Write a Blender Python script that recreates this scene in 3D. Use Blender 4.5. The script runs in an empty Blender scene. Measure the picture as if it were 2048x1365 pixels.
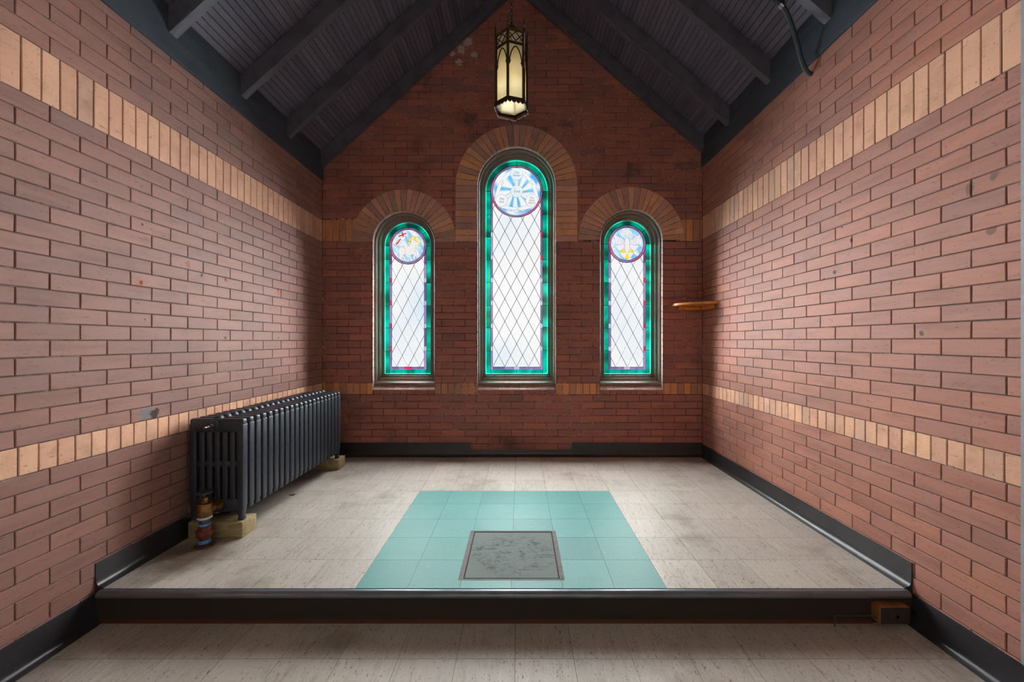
import bpy, bmesh, math, random
from mathutils import Vector, Matrix, noise
random.seed(7)
C = bpy.context.scene.collection
PI = math.pi

# ------------------------------------------------------------------ camera, world, sun, exposure
CAMZ = 1.24
YB = 3.79            # inner face of the gable wall
XL, XR = -1.872, 1.729
Y0 = 1.0              # where the brick chancel opens into the wider nave
cam = bpy.data.cameras.new('camera'); cam_o = bpy.data.objects.new('camera', cam); C.objects.link(cam_o)
cam_o.location = (0, 0, CAMZ); cam_o.rotation_euler = (PI/2, 0, 0)
cam.sensor_width = 36; cam.lens = 800/2048*36; cam.shift_x = -16/2048; cam.clip_start = .05
bpy.context.scene.camera = cam_o
vs = bpy.context.scene.view_settings
vs.view_transform = 'Standard'; vs.look = 'None'; vs.exposure = 0.0; vs.gamma = 1; vs.use_curve_mapping = False

world = bpy.data.worlds.new('world'); bpy.context.scene.world = world; world.use_nodes = True
wn = world.node_tree.nodes; wl = world.node_tree.links
wtc = wn.new('ShaderNodeTexCoord'); wno = wn.new('ShaderNodeTexNoise'); wno.inputs['Scale'].default_value = 5
wno.inputs['Detail'].default_value = 3
wr = wn.new('ShaderNodeValToRGB')
wr.color_ramp.elements[0].position = .2; wr.color_ramp.elements[0].color = (.72, .88, 1.0, 1)
wr.color_ramp.elements[1].position = .52; wr.color_ramp.elements[1].color = (1.0, 1.0, 1.0, 1)
wl.new(wtc.outputs['Generated'], wno.inputs['Vector']); wl.new(wno.outputs['Fac'], wr.inputs['Fac'])
wl.new(wr.outputs['Color'], wn['Background'].inputs['Color'])
wn['Background'].inputs['Strength'].default_value = 1.0
world.cycles.sampling_method = 'MANUAL'; world.cycles.sample_map_resolution = 64

def sun(name, az, el, angle, strength, col):
    l = bpy.data.lights.new(name, 'SUN'); l.angle = math.radians(angle); l.energy = strength; l.color = col
    o = bpy.data.objects.new(name, l); C.objects.link(o)
    a, e = math.radians(az), math.radians(el)      # az: to the right of straight behind the gable
    frm = Vector((math.sin(a)*math.cos(e), math.cos(a)*math.cos(e), math.sin(e)))
    o.rotation_euler = (-frm).to_track_quat('-Z', 'Y').to_euler(); o.location = Vector((0, 0, 3)) + frm*12
    return o
sun('bright_overcast_sky', 0, 22, 112, 66, (1.0, .985, .985))
sun('hazy_sun', 12, 36, 9, .45, (1.0, .93, .82))

def nave_fill(name, x, sx, energy, col):  # added area lamp, fills the near side walls; the nave has no modelled windows
    l = bpy.data.lights.new(name, 'AREA'); l.shape = 'RECTANGLE'; l.size = 1.7; l.size_y = 1.9; l.energy = energy; l.color = col
    o = bpy.data.objects.new(name, l); C.objects.link(o); o.location = (x, -.5, 2.0); o.rotation_euler = (PI/2, 0, sx*PI/2)
nave_fill('nave_fill_left', -3.34, -1, 17, (1.0, .93, .86))
nave_fill('nave_fill_right', 3.14, 1, 9, (.92, .96, 1.0))
rl = bpy.data.lights.new('nave_fill_rear', 'AREA'); rl.shape = 'RECTANGLE'; rl.size = 2.4; rl.size_y = 2.0; rl.energy = 40; rl.color = (.97, .98, 1.0)  # added fill lamp behind the camera, lifts the gable wall
ro = bpy.data.objects.new('nave_fill_rear', rl); C.objects.link(ro); ro.location = (0, -3.35, 2.2); ro.rotation_euler = (PI/2, 0, PI)

# ------------------------------------------------------------------ materials
def lin(r, g, b):
    f = lambda c: (c/255/12.92) if c/255 <= .04045 else ((c/255+.055)/1.055)**2.4
    return (f(r), f(g), f(b), 1)
def newmat(name):
    m = bpy.data.materials.new(name); m.use_nodes = True
    return m, m.node_tree.nodes, m.node_tree.links, m.node_tree.nodes['Principled BSDF']
class NT:
    """small node helper"""
    def __init__(s, m): s.n = m.node_tree.nodes; s.l = m.node_tree.links
    def add(s, t, **kw):
        x = s.n.new(t)
        for k, v in kw.items(): setattr(x, k, v)
        return x
    def set(s, sock, v):
        if hasattr(v, 'is_output'): s.l.new(v, sock)
        else: sock.default_value = v
    def math(s, op, a, b=0.0, c=None, clamp=False):
        x = s.add('ShaderNodeMath', operation=op); x.use_clamp = clamp
        s.set(x.inputs[0], a); s.set(x.inputs[1], b)
        if c is not None: s.set(x.inputs[2], c)
        return x.outputs[0]
    def vmath(s, op, a, b=(0, 0, 0)):
        x = s.add('ShaderNodeVectorMath', operation=op); s.set(x.inputs[0], a); s.set(x.inputs[1], b)
        return x
    def mix(s, f, a, b, blend='MIX'):
        x = s.add('ShaderNodeMix', data_type='RGBA', blend_type=blend)
        s.set(x.inputs[0], f); s.set(x.inputs[6], a); s.set(x.inputs[7], b); return x.outputs[2]
    def noise(s, vec, scale, detail=3, rough=.55, dist=0):
        x = s.add('ShaderNodeTexNoise'); s.l.new(vec, x.inputs['Vector']); x.inputs['Scale'].default_value = scale
        x.inputs['Detail'].default_value = detail; x.inputs['Roughness'].default_value = rough
        x.inputs['Distortion'].default_value = dist
        return x.outputs['Fac']
    def ramp(s, f, *stops):
        x = s.add('ShaderNodeValToRGB'); s.l.new(f, x.inputs[0]); e = x.color_ramp.elements
        while len(e) < len(stops): e.new(.5)
        for i, (p, c) in enumerate(stops):
            e[i].position = p; e[i].color = c if not isinstance(c, (int, float)) else (c, c, c, 1)
        return x.outputs[0]
    def smooth(s, v, lo, hi):
        x = s.add('ShaderNodeMapRange', interpolation_type='SMOOTHSTEP'); s.set(x.inputs[0], v)
        s.set(x.inputs[1], lo); s.set(x.inputs[2], hi); return x.outputs[0]
    def bump(s, h, strength, dist=.002):
        x = s.add('ShaderNodeBump'); x.inputs['Strength'].default_value = strength; x.inputs['Distance'].default_value = dist
        s.l.new(h, x.inputs['Height']); return x.outputs[0]
    def objc(s): return s.add('ShaderNodeTexCoord').outputs['Object']
    def scaled(s, vec, sc):
        x = s.add('ShaderNodeMapping'); s.l.new(vec, x.inputs[0]); x.inputs['Scale'].default_value = sc; return x.outputs[0]
    def island(s): return s.add('ShaderNodeNewGeometry').outputs['Random Per Island']

def brick_material(name, stops, spots=(), rough=.62, stain=.5, streak=(3, 3, 22), soot=0, spec=.35):
    m, n, l, p = newmat(name); t = NT(m)
    oc = t.objc(); rnd = t.island()
    off = t.vmath('SCALE', (37.0, 61.0, 17.0)); t.set(off.inputs['Scale'], rnd)
    vec = t.vmath('ADD', oc, off.outputs[0]).outputs[0]
    col = t.ramp(rnd, *stops)
    st = t.noise(t.scaled(vec, streak), 1.0, 5, .6)
    col = t.mix(t.math('MULTIPLY', t.smooth(st, .45, .75), .45), col, t.mix(1, col, (.55, .5, .5, 1), 'MULTIPLY'))
    col = t.mix(t.math('MULTIPLY', t.smooth(st, .5, .25), .28), col, t.mix(1, col, (1.35, 1.25, 1.2, 1), 'MULTIPLY'))
    big = t.noise(oc, 1.6, 4, .6)
    col = t.mix(t.math('MULTIPLY', t.smooth(big, .5, .8), stain), col, t.mix(1, col, (.5, .46, .5, 1), 'MULTIPLY'))
    sp = t.noise(vec, 95, 3, .7)
    col = t.mix(t.math('MULTIPLY', t.smooth(sp, .62, .72), .5), col, (.03, .018, .015, 1))
    scr = t.noise(t.scaled(vec, (14, 14, 60)), 1.0, 4, .75, 1.5)
    col = t.mix(t.math('MULTIPLY', t.smooth(scr, .60, .68), .5), col, (.06, .038, .032, 1))
    if soot:
        sn = t.noise(oc, 2.6, 4, .6)
        col = t.mix(t.math('MULTIPLY', t.smooth(sn, .55, .75), soot), col, (.028, .024, .027, 1))
    wob = t.noise(oc, 38, 3, .7)
    for (pt, r, c) in spots:
        d = t.vmath('DISTANCE', oc, pt).outputs['Value']
        dd = t.math('ADD', d, t.math('MULTIPLY', t.math('SUBTRACT', wob, .5), r*2.2))
        col = t.mix(t.smooth(dd, r, r*.62), col, c)
    l.new(col, p.inputs['Base Color'])
    p.inputs['Roughness'].default_value = rough; p.inputs['Specular IOR Level'].default_value = spec
    hn = t.math('ADD', t.noise(vec, 60, 4, .6), t.math('MULTIPLY', scr, .4))
    l.new(t.bump(hn, .35, .0015), p.inputs['Normal'])
    return m

rust = (.42, .11, .035, 1); hole = (.02, .006, .003, 1)
def onL(px, py, r, c):      # a mark on the left wall, found from the direction it is seen in
    Y = -XL*800/(1040-px); return ((XL, Y, CAMZ-(py-683)*Y/800), r, c)
def onR(px, py, r, c):
    Y = XR*800/(px-1040); return ((XR, Y, CAMZ-(py-683)*Y/800), r, c)
def onB(px, py, r, c):
    return (((px-1040)*YB/800, YB, CAMZ-(py-683)*YB/800), r, c)
spots_left = [onL(281, 568, .03, rust), onL(283, 567, .012, hole), onL(452, 560, .022, rust), onL(451, 560, .008, hole),
              onL(558, 587, .03, rust), onL(556, 580, .009, hole), onL(403, 551, .011, hole), onL(451, 676, .011, hole),
              onL(557, 677, .008, hole), onL(290, 640, .007, hole), onL(284, 450, .006, hole), onL(374, 421, .007, hole),
              onL(375, 498, .006, hole), onL(376, 530, .02, (.3, .1, .05, 1)), onL(296, 833, .055, (.2, .18, .18, 1)), onL(310, 829, .032, (.05, .02, .012, 1)),
              onL(206, 293, .02, (.34, .13, .08, 1))]
spots_right = [onR(1983, 462, .02, (.21, .105, .075, 1)), onR(1940, 378, .022, (.21, .105, .075, 1)), onR(1990, 352, .018, (.21, .105, .075, 1)),
               onR(1843, 668, .012, (.1, .05, .04, 1)), onR(1703, 482, .012, (.1, .05, .04, 1)), onR(1648, 558, .006, hole), onR(1669, 545, .012, hole),
               onR(1680, 405, .006, hole), onR(1684, 455, .006, hole),  
               onR(1986, 157, .01, hole), onR(1670, 902, .006, hole)]
chalk = (.5, .42, .40, 1)
spots_back = [onB(935, 84, .05, chalk), onB(922, 100, .045, chalk), onB(948, 110, .035, chalk), onB(905, 108, .03, chalk), onB(918, 125, .035, chalk),
              ]
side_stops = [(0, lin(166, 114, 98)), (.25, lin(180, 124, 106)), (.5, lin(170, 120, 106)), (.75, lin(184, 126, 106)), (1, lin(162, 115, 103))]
back_stops = [(0, lin(163, 101, 90)), (.25, lin(173, 107, 92)), (.5, lin(152, 101, 95)), (.75, lin(180, 110, 92)), (1, lin(146, 98, 94))]
band_stops = [(0, lin(226, 176, 146)), (.3, lin(214, 164, 138)), (.6, lin(234, 184, 150)), (.85, lin(200, 158, 138)), (1, lin(230, 186, 160))]
bband_stops = [(0, lin(222, 150, 108)), (.3, lin(206, 140, 106)), (.5, lin(172, 120, 102)), (.7, lin(230, 154, 98)), (1, lin(166, 118, 104))]
arch_stops = [(0, lin(222, 164, 140)), (.25, lin(208, 154, 136)), (.45, lin(180, 138, 126)), (.65, lin(230, 164, 118)), (.85, lin(196, 146, 130)), (1, lin(166, 134, 126))]
M = {}
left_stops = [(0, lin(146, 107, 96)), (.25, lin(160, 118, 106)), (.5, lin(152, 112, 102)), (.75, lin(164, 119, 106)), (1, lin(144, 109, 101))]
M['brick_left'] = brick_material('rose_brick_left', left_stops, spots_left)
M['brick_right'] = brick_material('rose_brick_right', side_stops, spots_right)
M['brick_back'] = brick_material('dark_red_brick', back_stops, spots_back, rough=.6, soot=.55, stain=.5)
M['band'] = brick_material('sandy_soldier_brick', band_stops, rough=.8, streak=(9, 9, 9), stain=.3)
M['band_back'] = brick_material('orange_brown_brick', bband_stops, rough=.6, streak=(12, 12, 5), stain=.4, soot=.25)
M['reveal'] = brick_material('reveal_brick', [(0, lin(206, 172, 160)), (1, lin(184, 150, 140))], rough=.7, stain=.3)
M['arch'] = brick_material('arch_brick', arch_stops, rough=.6, streak=(7, 7, 7), stain=.45, soot=.15)

def mortar_material(name, dark, pale, lo, hi):
    m, n, l, p = newmat(name); t = NT(m); oc = t.objc()
    f = t.smooth(t.noise(oc, 2.3, 5, .7), lo, hi)
    f2 = t.smooth(t.noise(oc, 30, 3, .7), .4, .6)
    c = t.mix(t.math('MULTIPLY', f, f2), dark, pale)
    l.new(c, p.inputs['Base Color']); p.inputs['Roughness'].default_value = .95
    return m
M['mortar'] = mortar_material('grey_mortar', lin(98, 80, 76), lin(168, 152, 146), .5, .7)
M['mortar_back'] = mortar_material('dark_mortar', lin(72, 50, 50), lin(214, 192, 184), .44, .62)

def simple(name, col, rough=.5, metal=0, spec=.5, noise_scale=0, amt=.3, bump=0, col2=None, stretch=(1, 1, 1)):
    m, n, l, p = newmat(name); t = NT(m)
    p.inputs['Roughness'].default_value = rough; p.inputs['Metallic'].default_value = metal
    p.inputs['Specular IOR Level'].default_value = spec
    if noise_scale:
        f = t.noise(t.scaled(t.objc(), stretch), noise_scale, 5, .65)
        c2 = col2 or tuple(c*.45 for c in col[:3])+(1,)
        l.new(t.mix(t.math('MULTIPLY', t.smooth(f, .42, .72), amt), col, c2), p.inputs['Base Color'])
        l.new(t.math('ADD', rough-.08, t.math('MULTIPLY', f, .18)), p.inputs['Roughness'])
        if bump: l.new(t.bump(f, bump, .003), p.inputs['Normal'])
    else: p.inputs['Base Color'].default_value = col
    return m
M['frame'] = simple('brown_varnished_frame', lin(124, 98, 84), .3, 0, .7, 9, .5, .1, stretch=(3, 3, 1))
M['cove'] = simple('black_vinyl_base', lin(52, 50, 54), .3, 0, .5, 7, .7, .12, lin(34, 31, 32))
M['nosing'] = simple('black_metal_nosing', lin(112, 116, 126), .33, .6, .8, 12, .35, .02, lin(70, 72, 80))
M['riser'] = simple('dark_mahogany_riser', lin(48, 28, 25), .5, 0, .4, 14, .8, .1, lin(32, 20, 20), (3, 1, .4))
M['shoe'] = simple('orange_brown_wood_strip', lin(80, 44, 26), .5, 0, .4, 10, .5, .1, stretch=(.4, 2, 2))
M['plate'] = simple('slate_painted_plate', lin(68, 75, 85), .6, 0, .35, 6, .6, .15, lin(46, 51, 60), (2, .6, 3))
M['rafter'] = simple('dark_painted_rafter', lin(92, 90, 102), .5, 0, .4, 8, .6, .15, lin(56, 56, 68), (1, 4, 1))
M['iron'] = simple('black_painted_cast_iron', lin(52, 57, 67), .38, .1, .5, 25, .5, .1, lin(24, 27, 32))
M['brass'] = simple('aged_brass', lin(150, 112, 70), .38, .85, .5, 40, .7, .1, lin(80, 54, 34))
M['copper'] = simple('rusty_union', lin(120, 62, 46), .6, .4, .5, 45, .7, .2, lin(60, 34, 28))
M['blue_tape'] = simple('blue_sealant_ring', lin(40, 130, 200), .5, 0, .5, 60, .5, 0, lin(190, 205, 215))
M['white_tape'] = simple('white_sealant_ring', lin(210, 212, 214), .6, 0, .5, 60, .5, 0, lin(120, 120, 122))
M['steel'] = simple('grey_steel', lin(150, 152, 155), .3, .9, .5)
M['pipe'] = simple('dull_grey_pipe', lin(92, 84, 80), .5, .5, .5, 30, .5)
M['lead'] = simple('lead_came', lin(34, 56, 70), .5, .3, .5)
M['bronze'] = simple('dark_bronze', lin(70, 50, 36), .45, .6, .5, 50, .6, .1, lin(34, 24, 18))
M['gold_edge'] = simple('gilded_edge', lin(112, 88, 44), .4, .7, .5, 60, .5)
M['conduit'] = simple('grey_green_conduit', lin(46, 58, 66), .4, .2, .5, 20, .3)
M['casing'] = simple('pale_grey_casing', lin(150, 158, 165), .5, 0, .4, 14, .3)
M['web'] = simple('silvery_dust', lin(170, 165, 175), .8)
M['leaf'] = simple('dry_brown_flake', lin(86, 60, 40), .8, 0, .3, 60, .5)
M['hatchgap'] = simple('mauve_sealant', lin(118, 112, 110), .8, 0, .3, 30, .7, .1, lin(84, 100, 96))
M['dark_plate'] = simple('dark_stained_face', lin(66, 54, 50), .6, .2, .4, 40, .6)

def wood_material(name, a, b, axis, rough=.5, sc=26):
    m, n, l, p = newmat(name); t = NT(m); oc = t.objc()
    s = [1, 1, 1]; s[axis] = .12
    v = t.scaled(oc, s); d = t.noise(v, sc*.5, 4, .6, .8)
    w = t.math('FRACT', t.math('MULTIPLY', d, 7.0))
    f = t.math('ADD', t.math('MULTIPLY', w, .5), t.math('MULTIPLY', t.noise(v, sc*4, 3), .5))
    l.new(t.ramp(f, (.15, a), (.85, b)), p.inputs['Base Color']); p.inputs['Roughness'].default_value = rough
    l.new(t.bump(f, .15, .001), p.inputs['Normal']); return m
M['block'] = wood_material('treated_timber', lin(132, 114, 78), lin(176, 158, 118), 0, .75)
M['shelfwood'] = wood_material('honey_varnished_wood', lin(196, 112, 30), lin(232, 150, 62), 0, .3)
M['oldblock'] = wood_material('old_orange_block', lin(120, 72, 34), lin(164, 104, 54), 1, .6)

def tile_cream():
    m, n, l, p = newmat('cream_streaked_tile'); t = NT(m); oc = t.objc(); rnd = t.island()
    off = t.vmath('SCALE', (13.0, 7.0, 5.0)); t.set(off.inputs['Scale'], rnd)
    v = t.vmath('ADD', oc, off.outputs[0]).outputs[0]
    base = t.ramp(rnd, (0, lin(172, 163, 153)), (.5, lin(184, 175, 165)), (1, lin(176, 166, 157)))
    s = t.noise(t.scaled(v, (60, 7, 1)), 1.0, 4, .65)
    col = t.mix(t.math('MULTIPLY', t.smooth(s, .5, .78), .5), base, lin(136, 118, 100))
    col = t.mix(t.math('MULTIPLY', t.smooth(s, .45, .22), .6), col, lin(206, 198, 184))
    f = t.noise(t.scaled(v, (150, 34, 1)), 1.0, 3, .7)
    col = t.mix(t.math('MULTIPLY', t.smooth(f, .63, .67), .9), col, lin(92, 62, 44))
    f3 = t.noise(t.scaled(v, (260, 80, 1)), 1.0, 2, .6)
    col = t.mix(t.math('MULTIPLY', t.smooth(f3, .65, .69), .8), col, lin(80, 54, 40))
    d = t.smooth(t.noise(oc, 2.2, 5, .65), .52, .72)
    col = t.mix(t.math('MULTIPLY', d, .55), col, lin(124, 106, 92))
    # worn grime by the pipe
    gd = t.vmath('DISTANCE', oc, (-1.66, 2.02, .15)).outputs['Value']
    gd = t.math('ADD', gd, t.math('MULTIPLY', t.math('SUBTRACT', t.noise(oc, 9, 4, .7), .5), .25))
    col = t.mix(t.math('MULTIPLY', t.smooth(gd, .26, .05), .75), col, lin(84, 62, 44))
    l.new(col, p.inputs['Base Color'])
    p.inputs['Specular IOR Level'].default_value = .35; r = t.math('ADD', .4, t.math('MULTIPLY', t.noise(oc, 6, 4), .2)); l.new(r, p.inputs['Roughness'])
    l.new(t.bump(t.math('ADD', t.noise(oc, 7, 2), t.math('MULTIPLY', f, -.2)), .12, .003), p.inputs['Normal'])
    return m
def tile_green():
    m, n, l, p = newmat('green_speckled_tile'); t = NT(m); oc = t.objc(); rnd = t.island()
    base = t.ramp(rnd, (0, lin(82, 139, 136)), (.5, lin(90, 147, 144)), (1, lin(79, 133, 132)))
    big = t.noise(oc, 7, 5, .7)
    col = t.mix(t.math('MULTIPLY', t.smooth(big, .45, .7), .5), base, lin(78, 138, 128))
    s = t.noise(oc, 120, 2, .6)
    col = t.mix(t.math('MULTIPLY', t.smooth(s, .66, .72), .7), col, lin(150, 205, 195))
    s2 = t.noise(t.scaled(oc, (1.2, .8, 1)), 95, 3, .6)
    col = t.mix(t.math('MULTIPLY', t.smooth(s2, .68, .73), .7), col, lin(60, 92, 82))
    sc = t.noise(t.scaled(oc, (8, 22, 1)), 1.0, 4, .75, 1.2)
    col = t.mix(t.math('MULTIPLY', t.smooth(sc, .68, .74), .5), col, lin(52, 74, 68))
    l.new(col, p.inputs['Base Color']); p.inputs['Roughness'].default_value = .5; p.inputs['Specular IOR Level'].default_value = .3
    l.new(t.bump(t.noise(oc, 7, 2), .1, .003), p.inputs['Normal'])
    return m
def hatch_mat():
    m, n, l, p = newmat('scuffed_grey_panel'); t = NT(m); oc = t.objc()
    v = t.vmath('SUBTRACT', oc, (-.039, 2.058, 0)).outputs[0]
    ln = t.vmath('LENGTH', t.scaled(v, (1, 1.1, 0))).outputs['Value']
    inner = t.smooth(ln, .27, .16)
    a = t.noise(t.scaled(oc, (9, 30, 1)), 1.0, 6, .75, 2.0)
    b = t.noise(oc, 26, 6, .8, 1.0)
    f = t.math('MULTIPLY', t.smooth(t.math('ADD', t.math('MULTIPLY', a, .55), t.math('MULTIPLY', b, .45)), .47, .62), inner)
    col = t.mix(t.math('MULTIPLY', f, .9), lin(112, 120, 117), lin(56, 56, 51))
    l.new(col, p.inputs['Base Color']); p.inputs['Roughness'].default_value = .75; p.inputs['Specular IOR Level'].default_value = .2
    return m
M['cream'] = tile_cream(); M['green'] = tile_green(); M['hatch'] = hatch_mat()
M['tilejoint'] = simple('tile_joint_dirt', lin(48, 38, 32), .9)

def ceiling_mat():
    m, n, l, p = newmat('dark_beadboard'); t = NT(m); oc = t.objc(); rnd = t.island()
    col = t.ramp(rnd, (0, lin(98, 94, 112)), (.5, lin(112, 106, 122)), (1, lin(90, 87, 106)))
    s = t.noise(t.scaled(oc, (20, 1.2, 20)), 1.0, 5, .7)
    col = t.mix(t.math('MULTIPLY', t.smooth(s, .5, .75), .5), col, lin(54, 52, 60))
    l.new(col, p.inputs['Base Color']); p.inputs['Roughness'].default_value = .5
    l.new(t.bump(s, .2, .002), p.inputs['Normal']); return m
M['board'] = ceiling_mat()

def glass_mat():
    m = bpy.data.materials.new('stained_glass'); m.use_nodes = True; t = NT(m); t.n.clear()
    out = t.add('ShaderNodeOutputMaterial'); att = t.add('ShaderNodeAttribute'); att.attribute_name = 'tint'
    oc = t.objc()
    w = t.noise(t.scaled(oc, (9, 1, 5)), 1.0, 4, .6, 1.0)
    sep = t.add('ShaderNodeSeparateColor', mode='HSV'); t.l.new(att.outputs['Color'], sep.inputs[0])
    amt = t.math('MULTIPLY', sep.outputs[1], .62)                     # clear glass stays even, coloured glass is streaky
    k = t.math('ADD', 1.0, t.math('MULTIPLY', t.math('MULTIPLY', t.math('SUBTRACT', w, .42), 3.0), amt))
    c = t.vmath('SCALE', att.outputs['Color']); t.set(c.inputs['Scale'], k)
    tr = t.add('ShaderNodeBsdfTransparent'); t.l.new(c.outputs[0], tr.inputs[0])
    gl = t.add('ShaderNodeBsdfGlossy'); gl.inputs['Roughness'].default_value = .12
    mx = t.add('ShaderNodeMixShader'); mx.inputs[0].default_value = .035
    t.l.new(tr.outputs[0], mx.inputs[1]); t.l.new(gl.outputs[0], mx.inputs[2]); t.l.new(mx.outputs[0], out.inputs[0])
    return m
M['glass'] = glass_mat()
def lantern_glass():
    m, n, l, p = newmat('cream_lantern_glass'); t = NT(m); oc = t.objc()
    f = t.noise(oc, 120, 3, .6)
    p.inputs['Base Color'].default_value = lin(206, 200, 178); p.inputs['Roughness'].default_value = .5
    tr = t.add('ShaderNodeBsdfTranslucent'); tr.inputs[0].default_value = lin(228, 222, 202)
    mx = t.add('ShaderNodeMixShader'); mx.inputs[0].default_value = .65
    o = [x for x in n if x.type == 'OUTPUT_MATERIAL'][0]
    l.new(t.bump(f, .3, .001), p.inputs['Normal'])
    l.new(p.outputs[0], mx.inputs[1]); l.new(tr.outputs[0], mx.inputs[2]); l.new(mx.outputs[0], o.inputs[0])
    return m
M['lglass'] = lantern_glass()

# ------------------------------------------------------------------ helpers
def obj(name, bm, mats, parent=None, smooth=False, loc=None):
    me = bpy.data.meshes.new(name); bm.to_mesh(me); bm.free()
    for m in (mats if isinstance(mats, (list, tuple)) else [mats]): me.materials.append(m)
    if smooth:
        for f in me.polygons: f.use_smooth = True
        try: me.set_sharp_from_angle(angle=math.radians(38))
        except Exception: pass
    o = bpy.data.objects.new(name, me); C.objects.link(o)
    if parent: o.parent = parent
    if loc: o.location = loc
    return o
def rebase(o, p):
    """put the origin of a top-level mesh at p, the mesh stays where it is"""
    p = Vector(p); o.data.transform(Matrix.Translation(-p)); o.location = p; return o
def tag(o, label=None, cat=None, group=None, kind=None):
    if label: o['label'] = label
    if cat: o['category'] = cat
    if group: o['group'] = group
    if kind: o['kind'] = kind
    return o
def thing(name, label, cat, group=None, loc=(0, 0, 0)):
    o = bpy.data.objects.new(name, None); C.objects.link(o); o.location = loc; o.empty_display_size = .05
    return tag(o, label, cat, group)
def struct(name, bm, mats, smooth=False, parent=None):
    o = obj(name, bm, mats, parent, smooth)
    if not parent: o['kind'] = 'structure'
    return o
def box(bm, x0, x1, y0, y1, z0, z1, mi=0, bevel=0, seg=2):
    vs_ = [bm.verts.new(p) for p in ((x0,y0,z0),(x1,y0,z0),(x1,y1,z0),(x0,y1,z0),(x0,y0,z1),(x1,y0,z1),(x1,y1,z1),(x0,y1,z1))]
    fs = [bm.faces.new([vs_[i] for i in q]) for q in ((0,3,2,1),(4,5,6,7),(0,1,5,4),(1,2,6,5),(2,3,7,6),(3,0,4,7))]
    for f in fs: f.material_index = mi
    if bevel:
        es = list({e for f in fs for e in f.edges})
        r = bmesh.ops.bevel(bm, geom=es, offset=bevel, segments=seg, affect='EDGES', profile=.5)
        for f in r['faces']: f.material_index = mi
    return vs_
def quad(bm, pts, mi=0):
    f = bm.faces.new([bm.verts.new(p) for p in pts]); f.material_index = mi; return f
def prism(bm, poly, mapf, mi=0):
    """solid from a 2D outline; mapf(p, end) gives the 3D point for end 0 and 1"""
    a = [bm.verts.new(mapf(p, 0)) for p in poly]; b = [bm.verts.new(mapf(p, 1)) for p in poly]
    n = len(poly); fs = [bm.faces.new(a), bm.faces.new(b[::-1])]
    fs += [bm.faces.new((a[i], b[i], b[(i+1) % n], a[(i+1) % n])) for i in range(n)]
    for f in fs: f.material_index = mi
    return fs
def tube(bm, pts, r, n=8, mi=0, flat=None, closed=False):
    pts = [Vector(p) for p in pts]; rings = []; N = len(pts); prev = None
    for i, p in enumerate(pts):
        if closed: d = pts[(i+1) % N]-pts[i-1]
        else: d = pts[min(i+1, N-1)]-pts[max(i-1, 0)]
        d.normalize()
        if flat is not None: u = Vector(flat)
        elif prev is not None: u = prev
        else: u = Vector((0, 0, 1)) if abs(d.z) < .9 else Vector((0, 1, 0))
        s = d.cross(u).normalized(); u = s.cross(d).normalized(); prev = u
        rr = r[i] if isinstance(r, (list, tuple)) else r
        rings.append([bm.verts.new(p+(s*math.cos(a)+u*math.sin(a))*rr) for a in [2*PI*(k+.5)/n for k in range(n)]])
    m = N if closed else N-1
    for i in range(m):
        A, B = rings[i], rings[(i+1) % N]
        for k in range(n):
            f = bm.faces.new((A[k], A[(k+1) % n], B[(k+1) % n], B[k])); f.material_index = mi
    if not closed:
        for q in (rings[0][::-1], rings[-1]):
            f = bm.faces.new(q); f.material_index = mi
def lathe(bm, prof, c, n=20, axis='z', mi=0, phase=0):
    """prof: (radius, height) list, rings about an axis through c, ends closed"""
    rings = []
    for r, h in prof:
        ring = []
        for k in range(n):
            a = 2*PI*k/n+phase; u, v = r*math.cos(a), r*math.sin(a)
            p = {'z': (u, v, h), 'y': (u, h, v), 'x': (h, u, v)}[axis]
            ring.append(bm.verts.new(Vector(c)+Vector(p)))
        rings.append(ring)
    for A, B in zip(rings, rings[1:]):
        for k in range(n):
            f = bm.faces.new((A[k], A[(k+1) % n], B[(k+1) % n], B[k])); f.material_index = mi
    f = bm.faces.new(rings[0][::-1]); f.material_index = mi
    f = bm.faces.new(rings[-1]); f.material_index = mi
def fix(bm):
    bmesh.ops.recalc_face_normals(bm, faces=bm.faces); return bm
def B(): return bmesh.new()

# ------------------------------------------------------------------ brickwork
GAP, DEP, BEV = .0042, .0045, .0022
def one_brick(bm, pts, P, mi):
    """pts: 4 corners (u,v) counter-clockwise; P(u,v,d) -> 3D, d = depth into the wall"""
    c = (sum(p[0] for p in pts)/4, sum(p[1] for p in pts)/4)
    def ins(p, g):
        du, dv = c[0]-p[0], c[1]-p[1]
        return (p[0]+math.copysign(min(g, abs(du)*.8), du) if abs(du) > 1e-5 else p[0],
                p[1]+math.copysign(min(g, abs(dv)*.8), dv) if abs(dv) > 1e-5 else p[1])
    j = [random.uniform(-.0007, .0007) for _ in range(8)]
    dd = random.uniform(-.0006, .0006)
    o = [ins(p, GAP/2) for p in pts]; i = [ins(p, GAP/2+BEV) for p in pts]
    o = [(a[0]+j[k], a[1]+j[k+4]) for k, a in enumerate(o)]; i = [(a[0]+j[k], a[1]+j[k+4]) for k, a in enumerate(i)]
    vo = [bm.verts.new(P(u, v, DEP+.002)) for u, v in o]; vi = [bm.verts.new(P(u, v, dd)) for u, v in i]
    vm = [bm.verts.new(P(u, v, BEV*.8+dd)) for u, v in o]
    fs = [bm.faces.new(vi)]
    for k in range(4):
        q = (k+1) % 4
        fs.append(bm.faces.new((vo[k], vo[q], vm[q], vm[k]))); fs.append(bm.faces.new((vm[k], vm[q], vi[q], vi[k])))
    for f in fs: f.material_index = mi
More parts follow.
